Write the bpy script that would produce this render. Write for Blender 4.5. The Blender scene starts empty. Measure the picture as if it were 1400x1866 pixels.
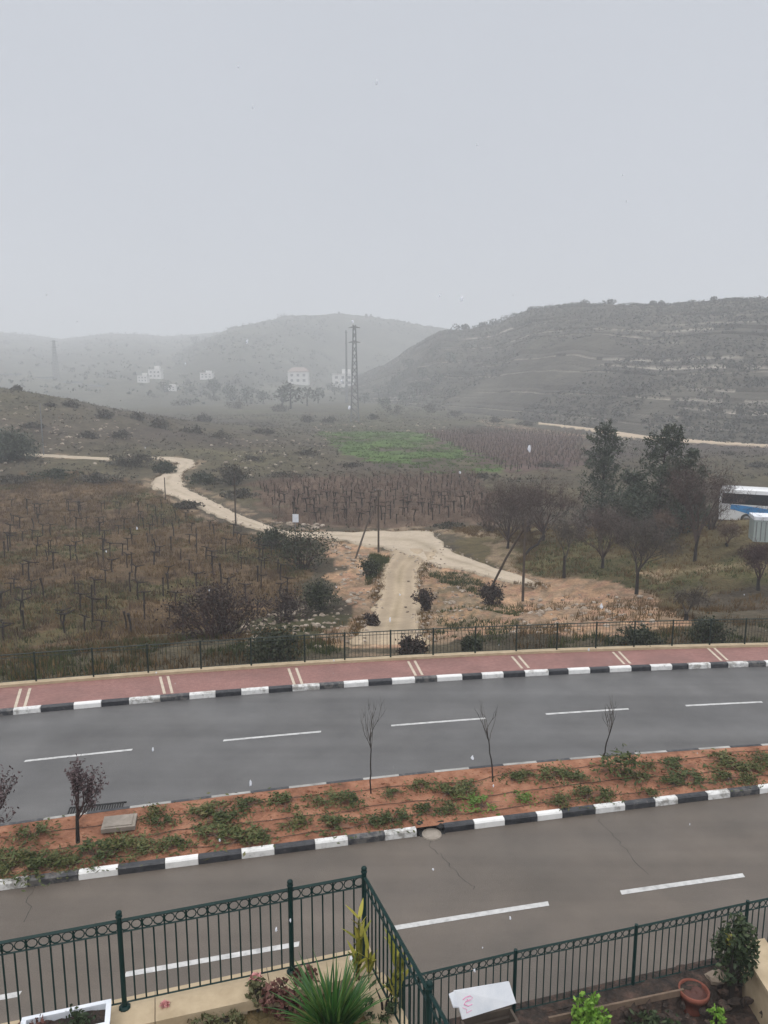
import bpy, math, random
import numpy as np
from mathutils import Vector, Matrix, Quaternion
# ---------------------------------------------------------------- camera, sky, sun, exposure
F, PITCH, CAMH = 1400.0, math.radians(9.85), 10.5
scn = bpy.context.scene
COL = scn.collection
cam_d = bpy.data.cameras.new('camera'); cam = bpy.data.objects.new('camera', cam_d); COL.objects.link(cam)
cam.location = (0, 0, CAMH); cam.rotation_euler = (math.pi/2-PITCH, 0, 0)
cam_d.sensor_fit = 'VERTICAL'; cam_d.sensor_height = 36.0; cam_d.lens = F/1866*36.0
cam_d.clip_start = 0.05; cam_d.clip_end = 6000
scn.camera = cam
SUN_EL, SUN_AZ = math.radians(55), math.radians(200)
w = bpy.data.worlds.new('World'); scn.world = w; w.use_nodes = True
nt = w.node_tree; nt.nodes.clear()
out = nt.nodes.new('ShaderNodeOutputWorld'); bg = nt.nodes.new('ShaderNodeBackground')
sky = nt.nodes.new('ShaderNodeTexSky'); sky.sky_type = 'NISHITA'; sky.sun_disc = False
sky.sun_elevation = SUN_EL; sky.sun_rotation = SUN_AZ
tc = nt.nodes.new('ShaderNodeTexCoord'); sx = nt.nodes.new('ShaderNodeSeparateXYZ')
nt.links.new(tc.outputs['Generated'], sx.inputs[0])
rmp = nt.nodes.new('ShaderNodeValToRGB')          # overcast deck: even near the horizon, brightest overhead
cr = rmp.color_ramp
cr.elements[0].position = 0.0; cr.elements[0].color = (5.35, 5.52, 5.98, 1)
cr.elements[1].position = 1.0; cr.elements[1].color = (20.5, 20.3, 20.2, 1)
for pos, c in ((0.2, (5.25, 5.48, 5.97)), (0.42, (5.3, 5.56, 6.06)), (0.65, (14, 14, 14.2))):
    e_ = cr.elements.new(pos); e_.color = (*c, 1)
nz = nt.nodes.new('ShaderNodeTexNoise'); nz.inputs['Scale'].default_value = 2.2; nz.inputs['Detail'].default_value = 3
mr = nt.nodes.new('ShaderNodeMapRange'); mr.inputs[3].default_value = 0.95; mr.inputs[4].default_value = 1.05
nt.links.new(tc.outputs['Generated'], nz.inputs['Vector']); nt.links.new(nz.outputs[0], mr.inputs[0])
mul = nt.nodes.new('ShaderNodeVectorMath'); mul.operation = 'SCALE'
nt.links.new(sx.outputs[2], rmp.inputs[0]); nt.links.new(rmp.outputs[0], mul.inputs[0]); nt.links.new(mr.outputs[0], mul.inputs['Scale'])
mx = nt.nodes.new('ShaderNodeMix'); mx.data_type = 'RGBA'; mx.inputs[0].default_value = 0.94   # cloud over the clear sky
nt.links.new(sky.outputs[0], mx.inputs[6]); nt.links.new(mul.outputs[0], mx.inputs[7])
nt.links.new(mx.outputs[2], bg.inputs[0]); bg.inputs[1].default_value = 0.1
nt.links.new(bg.outputs[0], out.inputs[0])
sl = bpy.data.lights.new('sun', 'SUN'); sl.energy = 0.9; sl.angle = math.radians(25); sl.color = (1, 0.97, 0.93)
so = bpy.data.objects.new('sun', sl); COL.objects.link(so)
so.rotation_euler = (math.pi/2-SUN_EL, 0, math.pi - SUN_AZ)
so.location = (0, -20, 60)
scn.view_settings.view_transform = 'Standard'; scn.view_settings.look = 'None'
scn.view_settings.exposure = 0.12; scn.view_settings.gamma = 1.0
scn.cycles.max_bounces = 6; scn.cycles.volume_bounces = 1; scn.cycles.transparent_max_bounces = 8
HAZE = 0.00105

# ---------------------------------------------------------------- helpers
rng = np.random.default_rng(7); random.seed(7)
def ray(px, py):
    a = (px-700)/F; b = (933-py)/F
    return np.array([a, math.cos(PITCH)+b*math.sin(PITCH), -math.sin(PITCH)+b*math.cos(PITCH)])
def P(px, py, z=0.0):
    d = ray(px, py); t = (z-CAMH)/d[2]
    return np.array([d[0]*t, d[1]*t, z])
def PD(px, py, y):
    d = ray(px, py); t = y/d[1]
    return np.array([d[0]*t, y, CAMH+d[2]*t])
def S(t): t = np.clip(t, 0, 1); return t*t*(3-2*t)
def _h(ix, iy, seed):
    n = (ix.astype(np.int64)*374761393 + iy.astype(np.int64)*668265263 + seed*974634777) & 0x7fffffff
    n = ((n ^ (n >> 13))*1274126177) & 0x7fffffff
    return ((n ^ (n >> 16)) & 0xffff)/65535.0
def vn(x, y, seed=0):
    x = np.asarray(x, float); y = np.asarray(y, float)
    ix = np.floor(x); iy = np.floor(y); fx = x-ix; fy = y-iy
    fx = fx*fx*(3-2*fx); fy = fy*fy*(3-2*fy)
    return ((_h(ix, iy, seed)*(1-fx)+_h(ix+1, iy, seed)*fx)*(1-fy) + (_h(ix, iy+1, seed)*(1-fx)+_h(ix+1, iy+1, seed)*fx)*fy)
def fbm(x, y, seed=0, o=4):
    r = 0; a = .5
    for k in range(o): r = r+a*vn(x*2**k, y*2**k, seed+k); a *= .5
    return r

class MB:
    def __init__(s): s.v = []; s.f = []; s.n = 0; s.a = []; s.m = []
    def add(s, v, f, val=None, mi=0):
        v = np.asarray(v, float).reshape(-1, 3)
        groups = {}
        if isinstance(f, np.ndarray): groups[f.shape[1]] = f
        else:
            for q in f: groups.setdefault(len(q), []).append(q)
        for k, q in groups.items():
            q = np.asarray(q, dtype=np.int64)+s.n
            s.f.append(q)
            if val is None: a = np.full(len(q), random.random())
            else: a = np.broadcast_to(np.asarray(val, float), (len(q),))
            s.a.append(a); s.m.append(np.full(len(q), mi))
        s.v.append(v); s.n += len(v)
    def xf(s, M):
        V = np.concatenate(s.v); M = np.array(M)
        s.v = [V@M[:3, :3].T+M[:3, 3]]
    def box(s, c, size, rz=0, mi=0, tilt=None, val=None):
        h = np.array(size)/2
        v = np.array([[x, y, z] for z in (-1, 1) for y in (-1, 1) for x in (-1, 1)])*h
        if tilt is not None: v = v@np.array(tilt).T
        c_, s_ = math.cos(rz), math.sin(rz)
        v = np.c_[v[:, 0]*c_-v[:, 1]*s_, v[:, 0]*s_+v[:, 1]*c_, v[:, 2]]+np.array(c)
        s.add(v, [(0, 2, 3, 1), (4, 5, 7, 6), (0, 1, 5, 4), (2, 6, 7, 3), (0, 4, 6, 2), (1, 3, 7, 5)], val, mi)
    def tube(s, pts, r, n=6, mi=0, cap=True, val=None):
        pts = np.asarray(pts, float); k = len(pts)
        r = np.broadcast_to(np.asarray(r, float), (k,))
        d = np.gradient(pts, axis=0); d /= np.linalg.norm(d, axis=1)[:, None]+1e-9
        up = np.array([0, 0, 1.]) if abs(d[0][2]) < .9 else np.array([1., 0, 0])
        V = []
        for i in range(k):
            a = np.cross(d[i], up); a /= np.linalg.norm(a)+1e-9; b = np.cross(d[i], a)
            up = np.cross(a, d[i])
            th = np.arange(n)*2*math.pi/n
            V.append(pts[i]+r[i]*(np.cos(th)[:, None]*a+np.sin(th)[:, None]*b))
        f = []
        for i in range(k-1):
            for j in range(n): f.append((i*n+j, i*n+(j+1) % n, (i+1)*n+(j+1) % n, (i+1)*n+j))
        if cap: f.append(tuple(range(n))[::-1]); f.append(tuple((k-1)*n+j for j in range(n)))
        s.add(np.concatenate(V), f, val, mi)
    def lathe(s, prof, n=16, c=(0, 0, 0), mi=0):
        V = []; f = []
        for (r, z) in prof:
            for j in range(n):
                a = 2*math.pi*j/n; V.append((c[0]+r*math.cos(a), c[1]+r*math.sin(a), c[2]+z))
        for i in range(len(prof)-1):
            for j in range(n): f.append((i*n+j, i*n+(j+1) % n, (i+1)*n+(j+1) % n, (i+1)*n+j))
        s.add(V, f, None, mi)
    def blob(s, c, r, seed=0, n=10, amp=.25, mi=0, val=None):
        m = n//2+1; V = []; f = []
        r = np.broadcast_to(np.asarray(r, float), (3,))
        for i in range(m+1):
            for j in range(n):
                th = math.pi*i/m; ph = 2*math.pi*j/n
                d = np.array([math.sin(th)*math.cos(ph), math.sin(th)*math.sin(ph), math.cos(th)])
                k = 1+amp*(float(vn(d[0]*1.7+seed*3.1+9, d[1]*1.7+d[2]*2.3+seed*1.7+9, seed))*2-1)
                V.append(np.array(c)+d*r*k)
        for i in range(m):
            for j in range(n): f.append((i*n+j, (i+1)*n+j, (i+1)*n+(j+1) % n, i*n+(j+1) % n))
        s.add(V, f, val, mi)
    def leaves(s, c, nrm_len, nrm_wid, val=None, mi=0, up=0.0):
        """c (n,3): one small pointed leaf or leaf clump per centre, randomly turned"""
        c = np.asarray(c, float); n = len(c)
        if n == 0: return
        d = rng.normal(size=(n, 3)); d[:, 2] += up; d /= np.linalg.norm(d, axis=1)[:, None]
        e = rng.normal(size=(n, 3)); e -= (e*d).sum(1)[:, None]*d; e /= np.linalg.norm(e, axis=1)[:, None]+1e-9
        L = nrm_len*rng.uniform(.6, 1.4, (n, 1)); W = nrm_wid*rng.uniform(.6, 1.4, (n, 1))
        V = np.stack([c-d*L*.5, c+e*W*.5, c+d*L*.5, c-e*W*.5], 1).reshape(-1, 3)
        f = np.arange(4*n).reshape(n, 4)
        s.add(V, f, rng.random(n) if val is None else val, mi)
    def blades(s, c, h, wd, lean=.5, val=None, mi=0):
        """upright grass-like triangles"""
        c = np.asarray(c, float); n = len(c)
        a = rng.uniform(0, 2*math.pi, n); h = h*rng.uniform(.5, 1.4, n); l = rng.uniform(-lean, lean, n)*h
        wv = np.c_[np.cos(a), np.sin(a), 0*a]*(wd*rng.uniform(.6, 1.4, n))[:, None]*.5
        a2 = rng.uniform(0, 2*math.pi, n)
        tip = c+np.c_[np.cos(a2)*l, np.sin(a2)*l, h]
        V = np.stack([c-wv, c+wv, tip], 1).reshape(-1, 3)
        s.add(V, np.arange(3*n).reshape(n, 3), rng.random(n) if val is None else val, mi)
    def mesh(s, name, mats, smooth=False):
        me = bpy.data.meshes.new(name)
        V = np.concatenate(s.v)
        me.vertices.add(len(V)); me.vertices.foreach_set('co', V.astype(np.float32).ravel())
        tot = np.concatenate([np.full(len(q), q.shape[1]) for q in s.f])
        idx = np.concatenate([q.ravel() for q in s.f])
        me.loops.add(len(idx)); me.loops.foreach_set('vertex_index', idx.astype(np.int32))
        me.polygons.add(len(tot)); st = np.r_[0, np.cumsum(tot)[:-1]]
        me.polygons.foreach_set('loop_start', st.astype(np.int32)); me.polygons.foreach_set('loop_total', tot.astype(np.int32))
        me.polygons.foreach_set('material_index', np.concatenate(s.m).astype(np.int32))
        me.polygons.foreach_set('use_smooth', np.full(len(tot), smooth))
        at = me.attributes.new('v', 'FLOAT', 'FACE'); at.data.foreach_set('value', np.concatenate(s.a).astype(np.float32))
        for m_ in (mats if isinstance(mats, (list, tuple)) else [mats]): me.materials.append(m_)
        me.update(); me.validate()
        return me
    def build(s, name, mats, parent=None, smooth=False, loc=None):
        o = bpy.data.objects.new(name, s.mesh(name, mats, smooth)); COL.objects.link(o)
        if parent is not None: o.parent = parent
        if loc is not None: o.location = loc
        return o
def tag(o, label=None, cat=None, group=None, kind=None):
    if label: o['label'] = label
    if cat: o['category'] = cat
    if group: o['group'] = group
    if kind: o['kind'] = kind
    return o
def empty(name, loc=(0, 0, 0), rz=0):
    o = bpy.data.objects.new(name, None); COL.objects.link(o); o.location = tuple(loc); o.rotation_euler.z = rz
    o.empty_display_size = .2
    return o
def dup(root, loc, rz=0, sc=1.0, label=None):
    r = root.copy(); COL.objects.link(r); r.location = tuple(loc); r.rotation_euler.z = rz
    r.scale = (sc,)*3 if not isinstance(sc, tuple) else sc
    if label: r['label'] = label
    for ch in root.children:
        c = ch.copy(); COL.objects.link(c); c.parent = r
        for g in ch.children:
            d = g.copy(); COL.objects.link(d); d.parent = c
    return r

# ---------------------------------------------------------------- materials
def ramp(n, stops):
    r = n.nodes.new('ShaderNodeValToRGB'); e = r.color_ramp.elements
    e[0].position, e[0].color = stops[0][0], (*stops[0][1], 1)
    e[1].position, e[1].color = stops[-1][0], (*stops[-1][1], 1)
    for p_, c_ in stops[1:-1]:
        q = e.new(p_); q.color = (*c_, 1)
    return r
def mat(name, cols, scale=4, rough=.85, bump=0, bscale=None, spec=.4, metal=0, attr=False, det=5, coat=0, dist=.02, obj_rand=0.0, wet=None):
    m = bpy.data.materials.new(name); m.use_nodes = True; n = m.node_tree; b = n.nodes['Principled BSDF']
    b.inputs['Roughness'].default_value = rough; b.inputs['Specular IOR Level'].default_value = spec; b.inputs['Metallic'].default_value = metal
    if coat: b.inputs['Coat Weight'].default_value = coat; b.inputs['Coat Roughness'].default_value = .25
    t = n.nodes.new('ShaderNodeTexCoord')
    nz = n.nodes.new('ShaderNodeTexNoise'); nz.inputs['Scale'].default_value = scale; nz.inputs['Detail'].default_value = det; nz.inputs['Roughness'].default_value = .65
    n.links.new(t.outputs['Object'], nz.inputs['Vector'])
    k = len(cols)
    fac = nz.outputs[0]
    if attr:
        a = n.nodes.new('ShaderNodeAttribute'); a.attribute_name = 'v'
        mm = n.nodes.new('ShaderNodeMath'); mm.operation = 'MULTIPLY_ADD'
        n.links.new(a.outputs['Fac'], mm.inputs[0]); mm.inputs[1].default_value = .5
        m2 = n.nodes.new('ShaderNodeMath'); m2.operation = 'MULTIPLY'; n.links.new(fac, m2.inputs[0]); m2.inputs[1].default_value = .5
        n.links.new(m2.outputs[0], mm.inputs[2]); fac = mm.outputs[0]
    if obj_rand:
        oi = n.nodes.new('ShaderNodeObjectInfo'); mm = n.nodes.new('ShaderNodeMath'); mm.operation = 'MULTIPLY_ADD'
        sb = n.nodes.new('ShaderNodeMath'); sb.operation = 'SUBTRACT'; n.links.new(oi.outputs['Random'], sb.inputs[0]); sb.inputs[1].default_value = .5
        n.links.new(sb.outputs[0], mm.inputs[0]); mm.inputs[1].default_value = obj_rand; n.links.new(fac, mm.inputs[2]); fac = mm.outputs[0]
    lo, hi = (.15, .85) if attr else (.3, .7)
    r = ramp(n, [(lo+(hi-lo)*i/max(1, k-1), c) for i, c in enumerate(cols)] if k > 1 else [(0, cols[0]), (1, cols[0])])
    n.links.new(fac, r.inputs[0]); n.links.new(r.outputs[0], b.inputs['Base Color'])
    if wet:
        n2 = n.nodes.new('ShaderNodeTexNoise'); n2.inputs['Scale'].default_value = wet[2]; n2.inputs['Detail'].default_value = 4
        n.links.new(t.outputs['Object'], n2.inputs['Vector'])
        q = n.nodes.new('ShaderNodeMapRange'); q.inputs[1].default_value = .35; q.inputs[2].default_value = .65
        q.inputs[3].default_value = wet[0]; q.inputs[4].default_value = wet[1]
        n.links.new(n2.outputs[0], q.inputs[0]); n.links.new(q.outputs[0], b.inputs['Roughness'])
    if bump:
        nb = n.nodes.new('ShaderNodeTexNoise'); nb.inputs['Scale'].default_value = bscale or scale*4; nb.inputs['Detail'].default_value = 6
        n.links.new(t.outputs['Object'], nb.inputs['Vector'])
        bp = n.nodes.new('ShaderNodeBump'); bp.inputs['Strength'].default_value = bump; bp.inputs['Distance'].default_value = dist
        n.links.new(nb.outputs[0], bp.inputs['Height']); n.links.new(bp.outputs[0], b.inputs['Normal'])
    return m
def leafmat(name, cols, scale=.8, rough=.6, obj_rand=0.0, spec=.3):
    return mat(name, cols, scale=scale, rough=rough, attr=True, spec=spec, obj_rand=obj_rand)

def asphalt(name, cols, patch):
    m = mat(name, cols, scale=.5, rough=.5, bump=.6, bscale=45, spec=.4, wet=(.3, .62, .3), dist=.015, det=10)
    n = m.node_tree; b = n.nodes['Principled BSDF']; t = [x for x in n.nodes if x.type == 'TEX_COORD'][0]
    src = b.inputs['Base Color'].links[0].from_socket
    # fine aggregate speckle and long tyre-worn bands
    s1 = n.nodes.new('ShaderNodeTexNoise'); s1.inputs['Scale'].default_value = 45; s1.inputs['Detail'].default_value = 4
    n.links.new(t.outputs['Object'], s1.inputs['Vector'])
    mp = n.nodes.new('ShaderNodeMapping'); mp.inputs['Rotation'].default_value[2] = -.2; mp.inputs['Scale'].default_value = (.06, 1.3, 1)
    n.links.new(t.outputs['Object'], mp.inputs[0])
    s2 = n.nodes.new('ShaderNodeTexNoise'); s2.inputs['Scale'].default_value = 1; s2.inputs['Detail'].default_value = 3
    n.links.new(mp.outputs[0], s2.inputs['Vector'])
    ad = n.nodes.new('ShaderNodeMath'); ad.operation = 'ADD'; n.links.new(s1.outputs[0], ad.inputs[0]); n.links.new(s2.outputs[0], ad.inputs[1])
    q = n.nodes.new('ShaderNodeMapRange'); q.inputs[1].default_value = .6; q.inputs[2].default_value = 1.4; q.inputs[3].default_value = 1-patch; q.inputs[4].default_value = 1+patch
    n.links.new(ad.outputs[0], q.inputs[0])
    vm = n.nodes.new('ShaderNodeVectorMath'); vm.operation = 'SCALE'
    n.links.new(src, vm.inputs[0]); n.links.new(q.outputs[0], vm.inputs['Scale']); n.links.new(vm.outputs[0], b.inputs['Base Color'])
    return m
M = {}
M['road_far'] = asphalt('asphalt_grey', [(.074, .073, .073), (.112, .11, .109)], .3)
M['road_near'] = asphalt('asphalt_brown', [(.082, .069, .057), (.122, .101, .083)], .32)
M['white_paint'] = mat('worn_white_paint', [(.3, .3, .3), (.46, .46, .455), (.56, .56, .555)], scale=5, rough=.6)
M['kerb_white'] = mat('kerb_white', [(.3, .29, .27), (.62, .62, .61), (.7, .7, .69), (.74, .74, .73)], scale=5, rough=.6, bump=.2, obj_rand=.3)
M['kerb_black'] = mat('kerb_black', [(.016, .018, .023), (.035, .037, .043), (.04, .042, .048), (.12, .115, .11)], scale=6, rough=.5, bump=.2, obj_rand=.3)
M['kerb_grey'] = mat('kerb_concrete', [(.2, .195, .185), (.42, .41, .39)], scale=2, rough=.8)
M['cream'] = mat('cream_stone', [(.36, .28, .18), (.5, .4, .27)], scale=3, rough=.8, bump=.3)
M['rail'] = mat('green_rail_paint', [(.0015, .017, .0155), (.003, .027, .025)], scale=8, rough=.5, spec=.25)
M['rail_far'] = mat('dark_green_paint', [(.004, .014, .01), (.009, .022, .016)], scale=6, rough=.5)
M['red_soil'] = mat('red_soil', [(.13, .055, .03), (.26, .115, .065), (.37, .19, .115)], scale=1.6, rough=.95, bump=1, bscale=9, dist=.08, det=8)
M['garden_soil'] = mat('garden_soil', [(.07, .055, .025), (.15, .11, .05), (.24, .17, .09)], scale=3.5, rough=.95, bump=1, bscale=14, dist=.06, det=8)
M['dark_soil'] = mat('dark_soil', [(.012, .01, .009), (.04, .028, .022), (.1, .06, .045)], scale=7, rough=.9, bump=1, bscale=12, dist=.08, det=8)
M['wood'] = mat('weathered_wood', [(.05, .038, .03), (.09, .07, .055)], scale=3, rough=.9)
M['bark'] = mat('dark_bark', [(.012, .0095, .0085), (.032, .025, .021)], scale=6, rough=.9)
M['cane'] = mat('red_brown_cane', [(.085, .056, .042), (.17, .116, .088)], scale=4, rough=.9, attr=True)
M['twig_red'] = mat('purple_twigs', [(.03, .016, .016), (.085, .048, .043)], scale=3, rough=.9, attr=True)
M['twig_grey'] = mat('grey_twigs', [(.035, .029, .026), (.1, .083, .07)], scale=3, rough=.9, attr=True)
M['steel'] = mat('galvanised_steel', [(.16, .165, .17), (.24, .245, .25)], scale=4, rough=.5, metal=.3)
M['terracotta'] = mat('terracotta', [(.13, .04, .025), (.23, .075, .05)], scale=6, rough=.85, bump=.3)
M['rock'] = mat('limestone_rock', [(.16, .125, .095), (.28, .23, .18), (.42, .36, .3)], scale=1.5, rough=.9, attr=True, bump=.5)
M['white_panel'] = mat('white_panel', [(.62, .66, .72), (.78, .8, .84)], scale=3, rough=.6)
M['pink'] = mat('pink_marker', [(.62, .25, .42), (.75, .42, .58)], scale=20, rough=.7)
M['greymark'] = mat('grey_marker', [(.3, .33, .37), (.45, .47, .5)], scale=20, rough=.7)
M['snow'] = mat('snowflake', [(.8, .82, .86)], rough=.9); M['snow'].node_tree.nodes['Principled BSDF'].inputs['Alpha'].default_value = .5
M['concrete'] = mat('concrete', [(.2, .175, .145), (.33, .29, .25)], scale=3, rough=.9, bump=.3)
M['crack'] = mat('crack_tar', [(.035, .033, .031), (.05, .047, .044)], scale=3, rough=.8)
M['hose'] = mat('brown_hose', [(.05, .03, .022), (.08, .045, .03)], scale=3, rough=.7)
M['log'] = mat('bare_timber', [(.1, .07, .05), (.2, .14, .1)], scale=5)
M['hole'] = mat('dark_drain', [(.008, .008, .009), (.02, .02, .02)], scale=3, rough=.8)
M['paver_joint'] = mat('cream_paver', [(.42, .36, .28), (.55, .48, .39)], scale=5, rough=.8)
M['vine_bark'] = mat('vine_bark', [(.014, .011, .0095), (.036, .027, .022)], scale=6, rough=.9)

# red brick paving of the far pavement
def paving():
    m = bpy.data.materials.new('red_paving'); m.use_nodes = True; n = m.node_tree; b = n.nodes['Principled BSDF']; b.inputs['Roughness'].default_value = .6
    t = n.nodes.new('ShaderNodeTexCoord'); mp = n.nodes.new('ShaderNodeMapping'); mp.inputs['Rotation'].default_value[2] = -.17
    n.links.new(t.outputs['Object'], mp.inputs[0])
    br = n.nodes.new('ShaderNodeTexBrick'); br.inputs['Scale'].default_value = 4.5; br.inputs['Mortar Size'].default_value = .03
    br.inputs['Color1'].default_value = (.215, .095, .08, 1); br.inputs['Color2'].default_value = (.28, .14, .12, 1); br.inputs['Mortar'].default_value = (.16, .085, .075, 1)
    n.links.new(mp.outputs[0], br.inputs[0])
    nz = n.nodes.new('ShaderNodeTexNoise'); nz.inputs['Scale'].default_value = .9; nz.inputs['Detail'].default_value = 5; n.links.new(t.outputs['Object'], nz.inputs[0])
    q = n.nodes.new('ShaderNodeMapRange'); q.inputs[3].default_value = .58; q.inputs[4].default_value = 1.42; n.links.new(nz.outputs[0], q.inputs[0])
    vm = n.nodes.new('ShaderNodeVectorMath'); vm.operation = 'SCALE'; n.links.new(br.outputs[0], vm.inputs[0]); n.links.new(q.outputs[0], vm.inputs['Scale'])
    n.links.new(vm.outputs[0], b.inputs['Base Color'])
    return m
M['paving'] = paving()
# ground whose colour comes from what grows or lies there (attribute c), broken up by noise at several scales
def groundmat(name, amp=.45, sc=(.12, 1.1, 7), stone=False, bumpd=.25):
    m = bpy.data.materials.new(name); m.use_nodes = True; n = m.node_tree; b = n.nodes['Principled BSDF']
    b.inputs['Roughness'].default_value = .95; b.inputs['Specular IOR Level'].default_value = .15
    a = n.nodes.new('ShaderNodeAttribute'); a.attribute_name = 'c'
    t = n.nodes.new('ShaderNodeTexCoord')
    tot = None
    for i, s_ in enumerate(sc):
        nz = n.nodes.new('ShaderNodeTexNoise'); nz.inputs['Scale'].default_value = s_; nz.inputs['Detail'].default_value = 6; nz.inputs['Roughness'].default_value = .7
        n.links.new(t.outputs['Object'], nz.inputs['Vector'])
        q = n.nodes.new('ShaderNodeMapRange'); q.inputs[1].default_value = .25; q.inputs[2].default_value = .75; q.inputs[3].default_value = 1-amp; q.inputs[4].default_value = 1+amp
        n.links.new(nz.outputs[0], q.inputs[0])
        if tot is None: tot = q.outputs[0]
        else:
            mm = n.nodes.new('ShaderNodeMath'); mm.operation = 'MULTIPLY'; n.links.new(tot, mm.inputs[0]); n.links.new(q.outputs[0], mm.inputs[1]); tot = mm.outputs[0]
    vm = n.nodes.new('ShaderNodeVectorMath'); vm.operation = 'SCALE'; n.links.new(a.outputs['Color'], vm.inputs[0]); n.links.new(tot, vm.inputs['Scale'])
    n.links.new(vm.outputs[0], b.inputs['Base Color'])
    nb = n.nodes.new('ShaderNodeTexNoise'); nb.inputs['Scale'].default_value = sc[-1]*.7; nb.inputs['Detail'].default_value = 7; n.links.new(t.outputs['Object'], nb.inputs['Vector'])
    bp = n.nodes.new('ShaderNodeBump'); bp.inputs['Strength'].default_value = 1; bp.inputs['Distance'].default_value = bumpd
    n.links.new(nb.outputs[0], bp.inputs['Height']); n.links.new(bp.outputs[0], b.inputs['Normal'])
    return m
M['ground'] = groundmat('field_ground')
M['hill'] = groundmat('hill_ground', amp=.4, sc=(.02, .12, .9), bumpd=.8)
M['trackm'] = groundmat('dirt_track', amp=.14, sc=(.3, 1.5, 9), bumpd=.05)

# ---------------------------------------------------------------- ground shape
def qd(c):
    a, b, d = c
    def f(x):
        x = np.asarray(x, float); xc = np.clip(x, -26, 26)
        return a*xc*xc+b*xc+d+(2*a*xc+b)*(x-xc)
    return f
medN = qd((-.00055, .2156, 16.161)); medF = qd((-.00408, .20981, 18.834)); farK = qd((-.00315, .16823, 25.302)); swB = qd((-.00331, .15084, 27.212))
nearE = lambda x: medN(x)-6.1
def hbase(x, y):
    x = np.asarray(x, float); y = np.asarray(y, float)
    s = y-swB(x)-.7
    z = -.25-2.9*S(s/17)-1.1*S((s-10)/40)-1.8*S((s-60)/150)
    z = z+3.0*np.exp(-((x-33)/13)**2-((y-58)/15)**2)
    z = z+.9*np.exp(-((x-11)/5.5)**2-((y-39)/3.2)**2)+.7*np.exp(-((x-3.8)/2.2)**2-((y-39.5)/2.5)**2)
    z = z+.5*np.exp(-((x+3.5)/2.0)**2-((y-41)/5)**2)
    z = z+16*np.exp(-((x+115)/60)**2-((y-185)/65)**2)*S((y-60)/60)
    return z
class Hill:
    def __init__(s, ridge, dr, db, seed, zb=-7.0, pw=1.0):
        r = [(ray(*q)[0]/ray(*q)[1], ray(*q)[2]/ray(*q)[1]) for q in ridge]
        s.u = np.array([a for a, _ in r]); s.sl = np.array([b for _, b in r]); s.px = np.array([q[0] for q in ridge], float)
        s.drp, s.dbp = dr, db; s.seed = seed; s.zb = zb; s.pw = pw
    def par(s, u):
        px = np.interp(u, s.u, s.px)
        dr = np.interp(px, *zip(*s.drp)); db = np.interp(px, *zip(*s.dbp)); zr = CAMH+np.interp(u, s.u, s.sl)*dr
        return dr, db, zr
    def prof(s, t, u):
        e = np.clip(t, 0, 1)
        k = .5*e**s.pw+.5*S(e)
        return k
    def h(s, x, y):
        x = np.asarray(x, float); y = np.asarray(y, float); u = x/np.maximum(y, 1)
        dr, db, zr = s.par(u); t = (y-db)/(dr-db)
        z = s.zb+(zr-s.zb)*s.prof(t, u)
        z = np.where(t > 1, zr-(t-1)*(zr-s.zb)*.8, z)
        amp = np.clip(1-np.abs(t-.5)*2, 0, 1)
        z = z+amp*(fbm(x*.02, y*.02, s.seed)-.47)*8*np.clip((zr-s.zb-12)/50, 0, 1)
        z = np.where((t < 0) | (u < s.u[0]) | (u > s.u[-1]), -60, z)
        return z
HR = Hill([(440, 725), (560, 704), (640, 690), (700, 664), (750, 632), (800, 604), (850, 600), (900, 592), (930, 578), (970, 563), (1050, 553), (1100, 554), (1200, 556), (1300, 546), (1400, 543), (1600, 540), (2000, 560)],
          [(440, 820), (560, 800), (700, 760), (800, 660), (1000, 510), (1400, 400), (2000, 380)], [(440, 660), (560, 620), (700, 520), (800, 400), (1000, 285), (1200, 215), (1400, 185), (2000, 170)], 3, pw=.9)
HM = Hill([(100, 720), (200, 695), (270, 668), (350, 628), (420, 598), (500, 582), (520, 576), (625, 572), (700, 580), (800, 598), (900, 612), (1100, 640)],
          [(100, 1050), (500, 1150), (1100, 1200)], [(100, 450), (430, 500), (620, 800), (1100, 850)], 11, pw=1.1)
HL = Hill([(-700, 600), (-200, 600), (0, 606), (60, 611), (110, 618), (200, 608), (250, 609), (300, 613), (350, 610), (420, 603), (520, 625), (700, 670)],
          [(-700, 1750), (700, 1750)], [(-700, 380), (200, 420), (700, 520)], 23, pw=1.0)
HILLS = [HR, HM, HL]
def hall(x, y):
    z = hbase(x, y)
    for h_ in HILLS: z = np.maximum(z, h_.h(x, y))
    return z
def G(px, py, fn=hbase):
    """where the sight line through a spot of the photograph meets the modelled ground"""
    d = ray(px, py); t = np.arange(20, 1700, .5)/d[1]
    q = CAMH+d[2]*t-fn(d[0]*t, d[1]*t)
    i = np.argmax(q < 0)
    if q[i] >= 0: i = len(t)-1
    a, b = t[max(i-1, 0)], t[i]
    for _ in range(25):
        m = (a+b)/2
        if CAMH+d[2]*m-float(fn(d[0]*m, d[1]*m)) < 0: b = m
        else: a = m
    return np.array([d[0]*b, d[1]*b, CAMH+d[2]*b])
def GA(px, py): return G(px, py, hall)
def onz(x, y): return float(hbase(x, y))
def inpoly(x, y, poly):
    r = np.zeros(np.shape(x), bool); n = len(poly)
    for i in range(n):
        x1, y1 = poly[i][:2]; x2, y2 = poly[(i+1) % n][:2]
        if y1 == y2: continue
        c = ((y1 > y) != (y2 > y)) & (x < (x2-x1)*(y-y1)/(y2-y1)+x1)
        r ^= c
    return r
def poly(*pts): return [tuple(G(*q)[:2]) for q in pts]

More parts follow.
